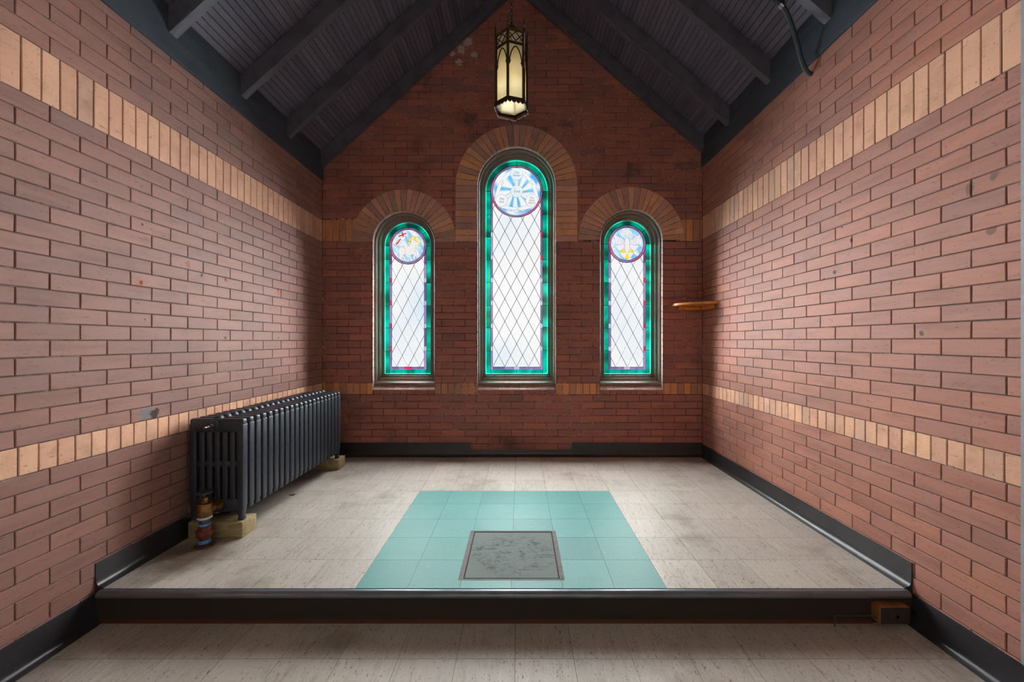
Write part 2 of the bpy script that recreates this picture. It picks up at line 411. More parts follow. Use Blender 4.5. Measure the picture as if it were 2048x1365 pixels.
def row(bm, P, u0, u1, z0, z1, width, phase, mi, minw=.02):
    if u1-u0 < minw: return
    k = math.floor((u0-phase)/width)
    while phase+k*width < u1:
        a, b = max(u0, phase+k*width), min(u1, phase+(k+1)*width)
        if b-a > .012: one_brick(bm, [(a, z0), (b, z0), (b, z1), (a, z1)], P, mi)
        k += 1
BL, SW, CO = .2204, .064, .06705

def side_wall(name, X, sgn, top, zb0, zb1, bm_mat, y0, y1, phase):
    """X inner face, sgn=+1 if the room lies to +X"""
    bm = B(); P = lambda u, v, d: (X-sgn*d, u, v)
    # mortar body
    box(bm, *sorted((X-sgn*DEP, X-sgn*.3)), y0, y1+.3, -.1, top+.25, 2)
    lo0, lo1 = .733, .842
    rows = []
    n = 11; h = lo0/n
    for i in range(n): rows.append((i*h, (i+1)*h, 0, i))
    n = 20; h = (zb0-lo1)/n
    for i in range(n): rows.append((lo1+i*h, lo1+(i+1)*h, 0, i+1))
    n = round((top-zb1)/CO)+1; h = CO
    for i in range(n): rows.append((zb1+i*h, zb1+(i+1)*h, 0, i))
    for z0, z1, mi, i in rows:
        row(bm, P, y0, y1, z0, z1, BL, phase+(BL/2 if i % 2 else 0), mi)
    row(bm, P, y0, y1, lo0, lo1, SW, .02, 1); row(bm, P, y0, y1, zb0, zb1, SW, .029, 1)
    fix(bm)
    return struct(name, bm, [bm_mat, M['band'], M['mortar']])
TL, TR = 2.76, 2.885                       # wall tops under the plates
side_wall('wall_left', XL, 1, TL, 2.178, 2.387, M['brick_left'], Y0, YB, .05)
side_wall('wall_right', XR, -1, TR, 2.2, 2.42, M['brick_right'], Y0, YB, .10)

# gable line (underside of the rafters)
def under(x): return min(2.865+.91*(x-XL), 3.01+.87*(XR-x))
RD = .145                                  # rafters hang this far below the boards
APX = (3.01+.87*XR-2.865+.91*XL)/1.78
WIN = [dict(n=1, c=-1.102, w=.293, zs=2.178, gh=.222, gi=.182, pi=.159, what='lamb'),
       dict(n=2, c=-.033, w=.370, zs=2.714, gh=.300, gi=.255, pi=.236, what='shield'),
       dict(n=3, c=1.0545, w=.297, zs=2.196, gh=.224, gi=.184, pi=.160, what='dove')]
RW = .21
SILL = .78
def clear_spans(z, u0, u1, rows_under=False):
    """free x-intervals of the gable wall at height z, outside windows (in the arch: behind the ring)"""
    cuts = []
    for W in WIN:
        if z < SILL or z > W['zs']+W['w']+RW*.5: continue
        if z <= W['zs']: hw = W['w']
        else:
            R = W['w']+RW*.5; hw = math.sqrt(max(0, R*R-(z-W['zs'])**2))
        cuts.append((W['c']-hw, W['c']+hw))
    out = []; a = u0
    for c0, c1 in sorted(cuts):
        if c0 > a: out.append((a, min(c0, u1)))
        a = max(a, c1)
    if a < u1: out.append((a, u1))
    return out
bm = B(); P = lambda u, v, d: (u, YB+d, v)
rws = []
h = .733/11
for i in range(11): rws.append((i*h, (i+1)*h, i))
for i in range(20): rws.append((.842+i*(2.183-.842)/20, .842+(i+1)*(2.183-.842)/20, i+1))
z = 2.398; i = 0
while z < 4.8:
    rws.append((z, z+CO, i)); z += CO; i += 1
for z0, z1, i in rws:
    zm = (z0+z1)/2
    if zm > 2.7:
        lo = XL+max(0, (z0-2.95)/.91); hi = XR-max(0, (z0-3.08)/.87)
    else: lo, hi = XL, XR
    if hi-lo < .05: continue
    for a, b in clear_spans(zm, lo, hi):
        # the straight stacks beside the tall window stand in front
        row(bm, P, a, b, z0, z1, BL, .03+(BL/2 if i % 2 else 0), 0)
# bands
for a, b in clear_spans(.80, XL, XR): row(bm, P, a, b, .733, .842, SW, .02, 1)
for W in WIN:                              # header course below each sill
    row(bm, P, W['c']-W['w'], W['c']+W['w'], .733, SILL, SW*1.0, .02, 0)
row(bm, P, XL, WIN[0]['c']-WIN[0]['w']-RW*.6, 2.183, 2.392, SW, .015, 1)
row(bm, P, WIN[2]['c']+WIN[2]['w']+RW*.6, XR, 2.184, 2.398, SW, .04, 1)
for a, b in ((WIN[0]['c']+.45, WIN[1]['c']-WIN[1]['w']-.1), (WIN[1]['c']+WIN[1]['w']+.1, WIN[2]['c']-.45)):
    for q in range(3): row(bm, P, a, b, 2.183+q*.0716, 2.183+(q+1)*.0716, BL, .03+(q%2)*.11, 0)
# mortar sheet and outer face, in strips
zz = -.1
while zz < 4.9:
    z1 = zz+.03
    for a, b in clear_spans(zz+.015, XL-.3, XR+.3):
        if zz > 2.9:
            a = max(a, XL+(zz-3.02)/.91); b = min(b, XR-(zz-3.14)/.87)
        if b-a > .002:
            quad(bm, [P(a, zz, DEP), P(b, zz, DEP), P(b, z1, DEP), P(a, z1, DEP)], 2)
            quad(bm, [P(a, zz, .182), P(b, zz, .182), P(b, z1, .182), P(a, z1, .182)], 2)
    zz = z1
# arches
for W in WIN:
    c, w, zs = W['c'], W['w'], W['zs']; R0, R1 = w, w+RW
    def PR(u, v, d): return (u, YB-.002+d, v)
    nv = 27 if W['n'] == 2 else 25
    for k in range(nv):
        a0, a1 = PI*k/nv, PI*(k+1)/nv
        def ring_pt(r, a): return (c+r*math.cos(a), zs+r*math.sin(a))
        g0, g1 = GAP*.5/R0, GAP*.5/R1
        sub = 3
        outer = [ring_pt(R1-.002, a0+g1+(a1-a0-2*g1)*s/sub) for s in range(sub+1)]
        inner = [ring_pt(R0+.001, a1-g0-(a1-a0-2*g0)*s/sub) for s in range(sub+1)]
        pl = outer+inner
        cc = (sum(p[0] for p in pl)/len(pl), sum(p[1] for p in pl)/len(pl))
        dd = random.uniform(-.0006, .0006)
        vo = [bm.verts.new(PR(p[0], p[1], DEP+.004)) for p in pl]
        vm = [bm.verts.new(PR(p[0], p[1], .002+dd)) for p in pl]
        vi = [bm.verts.new(PR(p[0]+(cc[0]-p[0])*.03, p[1]+(cc[1]-p[1])*.03, dd)) for p in pl]
        fs = [bm.faces.new(vi)]; N = len(pl)
        for q in range(N):
            r_ = (q+1) % N
            fs += [bm.faces.new((vo[q], vo[r_], vm[r_], vm[q])), bm.faces.new((vm[q], vm[r_], vi[r_], vi[q]))]
        for f in fs: f.material_index = 3
    # mortar behind the ring
    NS = 48
    for k in range(NS):
        a0, a1 = PI*k/NS, PI*(k+1)/NS
        quad(bm, [PR(c+r*math.cos(a), zs+r*math.sin(a), DEP-.0005) for r, a in ((R0, a0), (R1, a0), (R1, a1), (R0, a1))], 2)
        quad(bm, [PR(c+r*math.cos(a), zs+r*math.sin(a), .184) for r, a in ((R0, a0), (R1, a0), (R1, a1), (R0, a1))], 2)
    if W['n'] == 2:
        n = 9
        for s in (-1, 1):
            for k in range(n):
                z0 = 2.183+(zs-2.183)*k/n; z1 = 2.183+(zs-2.183)*(k+1)/n
                a, b = sorted((c+s*R0, c+s*R1))
                one_brick(bm, [(a, z0), (b, z0), (b, z1), (a, z1)], PR, 3)
            quad(bm, [PR(a, 2.183, DEP-.0005), PR(b, 2.183, DEP-.0005), PR(b, zs, DEP-.0005), PR(a, zs, DEP-.0005)], 2)
    # brick reveal: jambs and soffit, piece by piece
    path = []
    n1 = int((zs-SILL)/.067)
    for k in range(n1+1): path.append((c+w, SILL+(zs-SILL)*k/n1))
    for k in range(1, nv+1): path.append((c+w*math.cos(PI*k/nv), zs+w*math.sin(PI*k/nv)))
    for k in range(1, n1+1): path.append((c-w, zs-(zs-SILL)*k/n1))
    for p, q in zip(path, path[1:]):
        e = .03
        a = (p[0]+(q[0]-p[0])*e, p[1]+(q[1]-p[1])*e); b = (q[0]-(q[0]-p[0])*e, q[1]-(q[1]-p[1])*e)
        quad(bm, [(a[0], YB-.001, a[1]), (b[0], YB-.001, b[1]), (b[0], YB+.075, b[1]), (a[0], YB+.075, a[1])], 4)
        g = 1.004
        o = lambda t: (c+(t[0]-c)*g, t[1] if t[1] <= zs else zs+(t[1]-zs)*g)
        pa, pb = o(p), o(q)
        quad(bm, [(pa[0], YB+.003, pa[1]), (pb[0], YB+.003, pb[1]), (pb[0], YB+.182, pb[1]), (pa[0], YB+.182, pa[1])], 2)
    # sloping brick sill
    u = c-w; k = 0
    while u < c+w-.01:
        u1 = min(u+.0665, c+w)
        prism(bm, [(YB-.002, SILL+.001), (YB+.075, .836), (YB+.075, SILL-.05), (YB-.002+.003, SILL-.01)],
              lambda p, e, a=u+.0012, b=u1-.0012: ((a, b)[e], p[0], p[1]), 4)
        u = u1
    box(bm, c-w, c+w, YB+.07, YB+.182, SILL-.05, .828, 2)
fix(bm)
struct('wall_back', bm, [M['brick_back'], M['band_back'], M['mortar_back'], M['arch'], M['reveal']])

# ------------------------------------------------------------------ windows
def outline(c, w, zs, zb, n=36):
    pts = [(c+w, zb), (c+w, zs)]
    pts += [(c+w*math.cos(PI*k/n), zs+w*math.sin(PI*k/n)) for k in range(1, n)]
    return pts+[(c-w, zs), (c-w, zb)]
GY = YB+.152                               # plane of the glass
GB, GI, PB = .922, .962, .9885             # glass bottom, green inner edge, clear-pane bottom
def inpoly(x, y, pl):
    r = False; j = len(pl)-1
    for i in range(len(pl)):
        if (pl[i][1] > y) != (pl[j][1] > y) and x < (pl[j][0]-pl[i][0])*(y-pl[i][1])/(pl[j][1]-pl[i][1])+pl[i][0]: r = not r
        j = i
    return r
def nz(x, y, s, o=0): return noise.noise(Vector((x*s+o, y*s, o*.37)))
CLEAR = (.955, .955, .96)
def mixc(a, b, f): f = max(0, min(1, f)); return tuple(p+(q-p)*f for p, q in zip(a, b))
def sky(x, z, o):
    f = .5+1.5*nz(x*2.2+z*1.5, z*1.3, 9, o)
    return mixc((.88, .93, .97), (.27, .6, .86), f*.95)
def green(x, z, o):
    f = .5+.9*nz(x, z, 7, o)
    return mixc((0.0, .18, .11), (.0, .62, .42), f)
def ringcol(a, o):
    d = math.degrees(a) % 360
    if d < 25 or 40 < d < 148: return (.075, .07, .14)
    if 25 <= d <= 40: return (.09, .06, .15)
    if 148 <= d < 225: return (.52, .03, .12)
    if 225 <= d < 285: return (.2, .15, .3)
    if 285 <= d < 345: return (.55, .06, .17) if o != 1 else (.3, .12, .26)
    return (.4, .08, .2)

# designs, in medallion units: metres from its centre
s2 = .159/314
def L(*pp): return [((x-751)*s2, (730-y)*s2) for x, y in pp]
lamb_body = L((590,760),(620,744),(680,740),(740,745),(770,728),(800,690),(812,640),(812,605),(825,590),(850,612),(900,630),(945,670),(985,688),(975,712),(930,718),(895,720),(890,760),(878,825),(915,858),(928,900),(885,950),(892,1000),(862,995),(845,965),(850,925),(868,900),(840,898),(800,910),(808,970),(838,1030),(815,1040),(785,985),(778,915),(720,905),(685,890),(655,915),(690,950),(718,998),(712,1015),(680,1015),(655,960),(640,950),(622,990),(632,1035),(600,1000),(585,940),(575,850),(578,790))
flag_a = L((555,520),(620,480),(700,450),(722,528),(680,545),(640,560),(575,575))
flag_b = L((575,575),(640,560),(690,545),(685,600),(620,650),(545,745),(485,702),(530,640),(600,588))
flag_pole = L((700,418),(722,416),(775,600),(757,606))
red1 = L((562,535),(712,470),(716,495),(568,558)); red2 = L((622,482),(648,470),(668,540),(640,552)); red3 = L((590,600),(622,592),(530,712),(505,695))
halo_y1 = L((868,552),(905,556),(900,610),(862,600)); halo_y2 = L((750,625),(808,630),(806,668),(752,660))
def lamb_col(x, z):
    hx, hz = (870-751)*s2, (730-665)*s2
    if inpoly(x, z, lamb_body): return (.9, .88, .86)
    for r in (red1, red2, red3):
        if inpoly(x, z, r): return (.62, .02, .05)
    if inpoly(x, z, flag_a) or inpoly(x, z, flag_b): return (.93, .9, .92)
    if inpoly(x, z, flag_pole): return (.85, .8, .62)
    if math.hypot(x-hx, z-hz) < 116*s2:
        if inpoly(x, z, halo_y1) or inpoly(x, z, halo_y2): return (.9, .62, .02)
        return (.93, .78, .38)
    return sky(x, z, 3)
lamb_lines = [lamb_body+[lamb_body[0]], flag_a+[flag_a[0]], flag_b, flag_pole, L((640,560),(690,545)),
              [((870-751)*s2+116*s2*math.cos(t), (730-665)*s2+116*s2*math.sin(t)) for t in [math.radians(a) for a in range(-62, 232, 12)]],
              L((437,695),(575,755)), L((890,798),(1060,798)), L((855,430),(840,540)), L((590,760),(660,755),(700,790),(712,840),(690,885)),
              L((868,655),(900,668))]
s3 = .160/325
def D(*pp): return [((x-720)*s3, (692-y)*s3) for x, y in pp]
def Dm(*pp): return D(*[(1438-x, y) for x, y in pp])
wingA = ((440,520),(500,515),(560,545),(620,585),(655,605),(668,700),(640,698),(590,715),(545,718),(490,700),(478,640),(465,570))
lobe = ((488,705),(545,718),(590,715),(640,698),(670,700),(680,760),(640,785),(590,832),(555,825),(515,785),(495,745))
tail = D((690,545),(650,520),(612,470),(618,430),(645,412),(672,408),(695,396),(722,392),(750,396),(775,412),(805,428),(825,455),(815,500),(760,560))
body = [((math.cos(a)*54-2)*s3, (-8+math.sin(a)*(170 if math.sin(a) < 0 else 155)-15)*s3) for a in [2*PI*k/24 for k in range(24)]]
def dove_col(x, z):
    u, v = x/s3+720, 692-z/s3
    if inpoly(x, z, body): return (.93, .88, .86)
    if inpoly(x, z, tail): return (.88, .9, .93)
    if inpoly(u, v, wingA) or inpoly(1438-u, v, wingA): return (.86, .86, .92)
    if inpoly(u, v, lobe) or inpoly(1438-u, v, lobe): return (.92, .89, .93)
    d = math.hypot(u-716, v-858)
    if d < 128:
        if (d > 40 and abs(v-(835-abs(u-716)*-.02+abs(abs(u-716)-80)*.15)) < 24 and abs(u-716) > 35) or (v > 905 and abs(u-720) < 20+(v-905)*.25): return (.93, .66, .01)
        return (.93, .87, .72)
    return sky(x, z, 11)
dove_lines = [body+[body[0]], tail]
for f in (D, Dm):
    dove_lines += [f(*wingA)+[f(*wingA)[0]], f(*lobe), f((500,515),(540,600),(545,718)), f((560,545),(590,630),(592,715)), f((610,580),(628,650),(640,698)), f((395,800),(488,715)),
                   f((672,408),(700,545)), f((640,430),(695,548)), f((700,398),(710,545))]
dove_lines += [D(*[(716+128*math.cos(t), 858+128*math.sin(t)) for t in [math.radians(a) for a in range(-20, 204, 14)]]), D((582,860),(690,845)), D((752,845),(850,860)), D((690,912),(750,912)), D((595,820),(680,800)), D((758,800),(838,820)), D((720,985),(720,1012))]
FA, SO, HG, GOD = (0, .172), (-.149, -.088), (.149, -.088), (0, 0)
NR = .0607
def shield_col(x, z):
    for n_ in (FA, SO, HG, GOD):
        if math.hypot(x-n_[0], z-n_[1]) < NR: return (.78, .89, .94) if n_ in (FA, GOD) else (.93, .93, .94)
    for a in (FA, SO, HG):
        L_ = math.hypot(*a); t = (x*a[0]+z*a[1])/L_
        if 0 < t < L_ and abs(x*a[1]-z*a[0])/L_ < .017: return (.93, .92, .93)
    for o, a, b in ((HG, FA, SO), (SO, FA, HG), (FA, SO, HG)):
        d = math.hypot(x-o[0], z-o[1])
        if .328 < d < .362 and (x*o[0]+z*o[1]) < 0: return (.93, .94, .95)
    ang = math.atan2(z, x); f = .5+.5*math.sin(ang*9+1.5+3*nz(x, z, 5, 2))
    r = math.hypot(x, z)
    if r < .2: return mixc((.93, .95, .96), (.13, .5, .8), (f*1.5-.45)*(1.0 if z < 0 or x < 0 or ang < 1.2 else .8))
    return mixc((.9, .95, .97), (.08, .38, .75), .5+1.6*nz(x, z, 9, 5))
shield_lines = []
for n_ in (FA, SO, HG, GOD): shield_lines.append([(n_[0]+NR*math.cos(2*PI*k/28), n_[1]+NR*math.sin(2*PI*k/28)) for k in range(29)])
for a in (FA, SO, HG):
    L_ = math.hypot(*a); ux, uz = a[0]/L_, a[1]/L_
    for s in (-1, 1): shield_lines.append([(ux*t-uz*.017*s, uz*t+ux*.017*s) for t in (.058, L_-.058)])
for o in (HG, SO, FA):
    base = math.atan2(-o[1], -o[0])
    for rr, sp in ((.328, 19), (.362, 21)):
        shield_lines.append([(o[0]+rr*math.cos(base+math.radians(t)), o[1]+rr*math.sin(base+math.radians(t))) for t in range(-sp, sp+1, 2)])

def tint_mesh(name, verts, faces, cols, parent, percorner=False):
    me = bpy.data.meshes.new(name); me.from_pydata(verts, [], faces); me.materials.append(M['glass'])
    ca = me.color_attributes.new('tint', 'FLOAT_COLOR', 'POINT')
    for i, c in enumerate(cols): ca.data[i].color = (c[0], c[1], c[2], 1)
    o = bpy.data.objects.new(name, me); C.objects.link(o); o.parent = parent; return o
def text_mesh(s, size, x, z, y, parent, name='lettering', rot=0):
    cu = bpy.data.curves.new(name, 'FONT'); cu.body = s; cu.size = size; cu.align_x = 'CENTER'; cu.align_y = 'CENTER'; cu.shear = .25; cu.extrude = .0006
    cu.space_line = .9
    to = bpy.data.objects.new(name, cu); C.objects.link(to)
    dg = bpy.context.evaluated_depsgraph_get(); me = bpy.data.meshes.new_from_object(to.evaluated_get(dg))
    bpy.data.objects.remove(to); me.materials.clear(); me.materials.append(M['lead'])
    o = bpy.data.objects.new(name, me); C.objects.link(o); o.parent = parent
    o.matrix_basis = Matrix.Translation((x, y, z)) @ Matrix.Rotation(PI/2, 4, 'X') @ Matrix.Rotation(rot, 4, 'Z')
    return o

prof = [(0, .058), (0, .050), (.003, .046), (.011, .046), (.014, .050), (.015, .058), (.019, .060), (.021, .082), (.025, .086), (.029, .084),
        (.033, .087), (.034, .096), (.040, .100), (.043, .118), (.047, .122), (.052, .120), (.055, .126), (.058, .130), (.066, .132), (.070, .150)]
for W in WIN:
    c, w, zs = W['c'], W['w'], W['zs']; gh, gi, pi_ = W['gh'], W['gi'], W['pi']; k70 = (w-gh)/.070; kb = (GB-.83)/.070
    root = thing('window_%d' % W['n'], {'lamb': 'narrow arched stained glass window with white lamb and flag roundel, left of the tall window',
        'shield': 'tall central arched stained glass window with shield diagram roundel',
        'dove': 'narrow arched stained glass window with white dove roundel, nearest the corner shelf'}[W['what']], 'window', loc=(c, YB, .83))
    root['kind'] = 'structure'
    off = Vector((c, YB, .83))
    def child(o): o.matrix_parent_inverse = Matrix.Translation(-off); return o
    bm = B(); prev = None
    for r, d in prof+[(.060, .176), (0, .176)]:
        pts = outline(c, w-r*k70, zs, .83+r*kb)
        ring = [bm.verts.new((x, YB+d, z_)) for x, z_ in pts]
        if prev:
            N = len(ring)
            for i in range(N): bm.faces.new((prev[i], prev[(i+1) % N], ring[(i+1) % N], ring[i]))
        prev = ring
    fix(bm); child(obj('frame', bm, M['frame'], root, smooth=True))
    bm = B(); box(bm, c-w+.002, c+w-.002, YB+.03, YB+.07, .812, .842, 0, .006); child(obj('sill_rail', bm, M['frame'], root, smooth=True))
    # ---- coloured upper part: a fine sheet whose colour is the glass colour
    R = gi; zlo = zs-R; st = .002
    verts, faces, cols, idx = [], [], [], {}
    des = {'lamb': lamb_col, 'dove': dove_col, 'shield': shield_col}[W['what']]
    nx = int(gi/st)
    zc = zs
    def col_at(x, z_):
        r = math.hypot(x, z_)
        if r < pi_: return des(x, z_)
        if r < gi+st: return mixc(ringcol(math.atan2(z_, x), W['n']), (.5, .3, .5), .25+.4*nz(x, z_, 14, 3))
        if z_ < 0:
            return (.2, .12, .3) if abs(x) > pi_ else CLEAR
        return green(x, z_, W['n'])
    for j in range(-nx, nx+1):
        for i in range(-nx, nx+1):
            x, z_ = i*gi/nx, j*gi/nx
            if z_ > 0 and math.hypot(x, z_) > gi+2*st: continue
            idx[(i, j)] = len(verts); verts.append((c+x, GY, zc+z_)); cols.append(col_at(x, z_))
    for (i, j), a in idx.items():
        if (i+1, j) in idx and (i, j+1) in idx and (i+1, j+1) in idx:
            faces.append((a, idx[(i+1, j)], idx[(i+1, j+1)], idx[(i, j+1)]))
    child(tint_mesh('roundel_glass', verts, faces, cols, root))
    # ---- clear quarries
    V, F, K = [], [], []
    def pane(pts, colr):
        b = len(V); V.extend(pts); F.append(tuple(range(b, b+len(pts)))); K.extend([colr]*len(pts))
    pane([(c-pi_, GY, PB), (c+pi_, GY, PB), (c+pi_, GY, zlo), (c-pi_, GY, zlo)], CLEAR)
    child(tint_mesh('clear_glass', V, F, K, root))
    # ---- green border: side pieces, foot and arch
    V, F, K = [], [], []; lead = B()
    def came(pts, r=.0030, n=6): tube(lead, [(c+x, GY-.001, z_) for x, z_ in pts], r, n, flat=(0, 1, 0))
    random.seed(20+W['n'])
    for s in (-1, 1):
        z_ = GB
        while z_ < zs-.01:
            z1 = min(z_+random.choice((.22, .224, .228)), zs)
            if zs-z1 < .06: z1 = zs
            o = random.random()*50; a, b = sorted((s*gi, s*(gh+.004)))
            n = 10
            for q in range(n):
                za, zb_ = z_+(z1-z_)*q/n, z_+(z1-z_)*(q+1)/n
                bb = len(V); V.extend([(c+a, GY, za), (c+b, GY, za), (c+b, GY, zb_), (c+a, GY, zb_)]); F.append((bb, bb+1, bb+2, bb+3))
                lum = .55+.45*math.sin(q*.9+o)
                for zz_ in (za, za, zb_, zb_): K.append(mixc((0, .07, .04), (.0, .50, .33), (.5+1.3*nz(0, zz_, 9, o))*.8+.3*(1-(zz_-GB)/1.4)))
            came([(s*gi, z1), (s*gh, z1)]); z_ = z1
    for i in range(8):
        a, b = -gi+2*gi*i/8, -gi+2*gi*(i+1)/8
        bb = len(V); V.extend([(c+a, GY, GB), (c+b, GY, GB), (c+b, GY, GI), (c+a, GY, GI)]); F.append((bb, bb+1, bb+2, bb+3))
        for x in (a, b, b, a): K.append(mixc((0, .2, .14), (.01, .55, .42), .5+nz(x, 0, 9, W['n'])))
    came([(0, GB), (0, GI)]); came([(-gi, GB), (-gi, GI)]); came([(gi, GB), (gi, GI)])
    na = 48
    for i in range(na):
        a0, a1 = PI*i/na, PI*(i+1)/na; bb = len(V)
        for r, a in ((gi, a0), (gh+.004, a0), (gh+.004, a1), (gi, a1)):
            V.append((c+r*math.cos(a), GY, zs+r*math.sin(a))); K.append(mixc((0, .05, .04), (.0, .34, .2), .5+1.1*nz(math.cos(a), math.sin(a), 2.2, W['n']*5)-.25*math.sin(a)))
        F.append((bb, bb+1, bb+2, bb+3))
    for a in (0, 38, 90, 142, 180):
        a = math.radians(a); came([(gi*math.cos(a), zs+gi*math.sin(a)), (gh*math.cos(a), zs+gh*math.sin(a))])
    child(tint_mesh('green_border_glass', V, F, K, root))
    # ---- purple inner border with red and pale accents
    V, F, K = [], [], []
    for s in (-1, 1):
        z_ = GI; i = 0
        while z_ < zs-gi*.2:
            ln = (.18, .045)[i % 2]; z1 = min(z_+ln, zs)
            a, b = sorted((s*gi, s*pi_))
            if i % 2: cc = (.75, .02, .1) if ((s < 0) == (W['n'] == 1)) else (.62, .6, .74)
            else: cc = mixc((.13, .11, .22), (.42, .3, .55), random.random())
            if W['n'] == 2 and i % 2 and z_ < 1.9: cc = (.66, .66, .8)
            pane([(c+a, GY, z_), (c+b, GY, z_), (c+b, GY, min(z1, zs)), (c+a, GY, min(z1, zs))], cc)
            if z1 < zs-.05: came([(s*gi, z1), (s*pi_, z1)], .0016)
            z_ = z1; i += 1
            if z_ > zlo+.12: break
    xs = [-pi_, -pi_*.6, -.032, .032, pi_*.6, pi_] if W['n'] != 2 else [-pi_, -.12, -.03, .03, .12, pi_]
    for i, (a, b) in enumerate(zip(xs, xs[1:])):
        pane([(c+a, GY, GI), (c+b, GY, GI), (c+b, GY, PB), (c+a, GY, PB)], ((.75, .02, .1) if W['n'] == 1 else (.6, .5, .66)) if i == 2 else mixc((.16, .12, .26), (.36, .26, .48), random.random()))
        came([(b, GI), (b, PB)], .0016)
    child(tint_mesh('purple_border_glass', V, F, K, root))
    # ---- leads
    came([(-gi, zs), (-gi, GI), (gi, GI), (gi, zs)], .0026)
    came([(-pi_, zs-math.sqrt(gi*gi-pi_*pi_)), (-pi_, PB), (pi_, PB), (pi_, zs-math.sqrt(gi*gi-pi_*pi_))], .0022)
    for r, th in ((gi, .0032), (pi_, .0026)):
        came([(r*math.cos(2*PI*k/64), zs+r*math.sin(2*PI*k/64)) for k in range(65)], th)
    for a in ((25, 90, 148, 200, 250, 300)):
        a = math.radians(a); came([(pi_*math.cos(a), zs+pi_*math.sin(a)), (gi*math.cos(a), zs+gi*math.sin(a))], .0018)
    child(obj('border_leading', fix(lead), M['lead'], root)); lead = B()
    PX, PZ = (.1145, .2215) if W['n'] != 2 else (.1168, .2225)
    def clipseg(x0, z0, x1, z1):
        n = 200; ins = []
        for k in range(n+1):
            x, z_ = x0+(x1-x0)*k/n, z0+(z1-z0)*k/n
            if abs(x) <= pi_+1e-6 and z_ >= PB-1e-6 and math.hypot(x, z_-zs) >= gi and z_ < zs: ins.append((x, z_))
        return (ins[0], ins[-1]) if len(ins) > 1 else None
    for k in range(-16, 30):
        for s in (-1, 1):
            z0 = PB+k*PZ; x0 = -s*pi_*1.0
            # line through (0, z0) with slope +-PZ/PX
            e = clipseg(-pi_, z0-s*PZ/PX*pi_, pi_, z0+s*PZ/PX*pi_)
            if e and math.dist(*e) > .01: came(e, .0024, 5)
    child(obj('diamond_leading', fix(lead), M['lead'], root)); lead = B()
    for ln in {'lamb': lamb_lines, 'dove': dove_lines, 'shield': shield_lines}[W['what']]:
        came([(x, zs+z_) for x, z_ in ln], .0017, 4)
    child(obj('roundel_leading', fix(lead), M['lead'], root))
    if W['what'] == 'shield':
        y = GY-.002
        for s, sz, (x, z_), rot in (('The\nFather', .030, FA, 0), ('God', .034, GOD, 0), ('The\nSon', .031, SO, 0), ('The\nHoly\nGhost', .028, HG, 0),
                ('is', .02, (0, .086), 0), ('is', .02, (-.0745, -.044), math.radians(30)), ('is', .02, (.0745, -.044), math.radians(-30)),
                ('is  not', .02, (0, -.173), 0), ('is  not', .02, (-.148, .088), math.radians(60)), ('is  not', .02, (.148, .088), math.radians(-60))):
            o = text_mesh(s, sz, c+x, zs+z_, y, root, 'lettering', rot); o.matrix_parent_inverse = Matrix.Translation(-off)

# ------------------------------------------------------------------ ceiling: boards, plates, rafters
bm = B()
def slope(x0, zb, k, sgn, xe):
    """beadboard from x0 up to the ridge"""
    ln = math.hypot(1, k); t = Vector((sgn/ln, 0, k/ln)); nrm = Vector((-sgn*k/ln, 0, 1/ln))   # up and out
    total = abs(xe-x0)*ln; p0 = Vector((x0, 0, zb)); s = 0; w = .041
    while s < total:
        e = min(s+w, total); g = .0022
        pts = [(s, .006), (s+g, .001), (s+g*1.5, 0), (e-g*1.5, 0), (e-g, .001), (e, .006), (e, .05), (s, .05)]
        prism(bm, pts, lambda p, en: tuple(p0+t*p[0]+nrm*p[1]+Vector((0, (Y0, YB+.32)[en], 0))))
        s = e
slope(XL-.02, 2.865+RD-.02*.91, .91, 1, APX+.01); slope(XR+.02, 3.01+RD-.02*.87, .87, -1, APX-.01)
for x0, z0, k, sg in ((XL-.3, 2.865+RD-.3*.91+.06, .91, 1), (XR+.3, 3.01+RD-.3*.87+.06, .87, -1)):
    prism(bm, [(x0, z0), (APX, z0+k*abs(APX-x0)), (APX, z0+k*abs(APX-x0)+.1), (x0, z0+.1)], lambda p, e: (p[0], (Y0, YB+.35)[e], p[1]))
struct('ceiling', fix(bm), M['board'])
for nm, X, s, z0, z1 in (('trim_left', XL, 1, TL, 3.02), ('trim_right', XR, -1, TR, 3.16)):
    bm = B(); a, b = sorted((X-s*.05, X+s*.014)); box(bm, a, b, Y0, YB-.0, z0, z1, 0, .003)
    a, b = sorted((X-s*.28, X-s*.02)); box(bm, a, b, Y0, YB+.3, z0+.01, z1+.02)
    struct(nm, bm, M['plate'])
def rafter(side, yc, label, th=.056, mat='rafter'):
    bm = B()
    if side == 'left': x0, z0, k, xe = XL+.014, 2.865+.014*.91, .91, APX-.012
    else: x0, z0, k, xe = XR-.014, 3.01+.014*.87, .87, APX+.012
    ze = z0+k*abs(xe-x0)
    prism(bm, [(x0, z0), (xe, ze), (xe, ze+RD-.004), (x0, z0+RD-.004)], lambda p, e: (p[0], yc+(-th/2, th/2)[e], p[1]))
    fix(bm); bmesh.ops.bevel(bm, geom=[e for e in bm.edges if e.calc_length() > .3], offset=.004, segments=2, affect='EDGES')
    o = obj('rafter', bm, M[mat]); tag(o, label, 'rafter', 'dark roof rafters'); rebase(o, (x0, yc, z0)); return o
for y, s in ((YB-.032, 'flat against the gable wall'), (3.22, 'first one out from the gable wall'), (2.69, 'second one out from the gable wall'), (2.143, 'third out, by the top edge')):
    rafter('left', y, 'dark rafter on the left roof slope, '+s)
for y, s in ((YB-.032, 'flat against the gable wall'), (3.30, 'first one out from the gable wall'), (2.76, 'second out from the gable wall'), (2.23, 'beside the bent conduit')):
    rafter('right', y, 'dark rafter on the right roof slope, '+s)

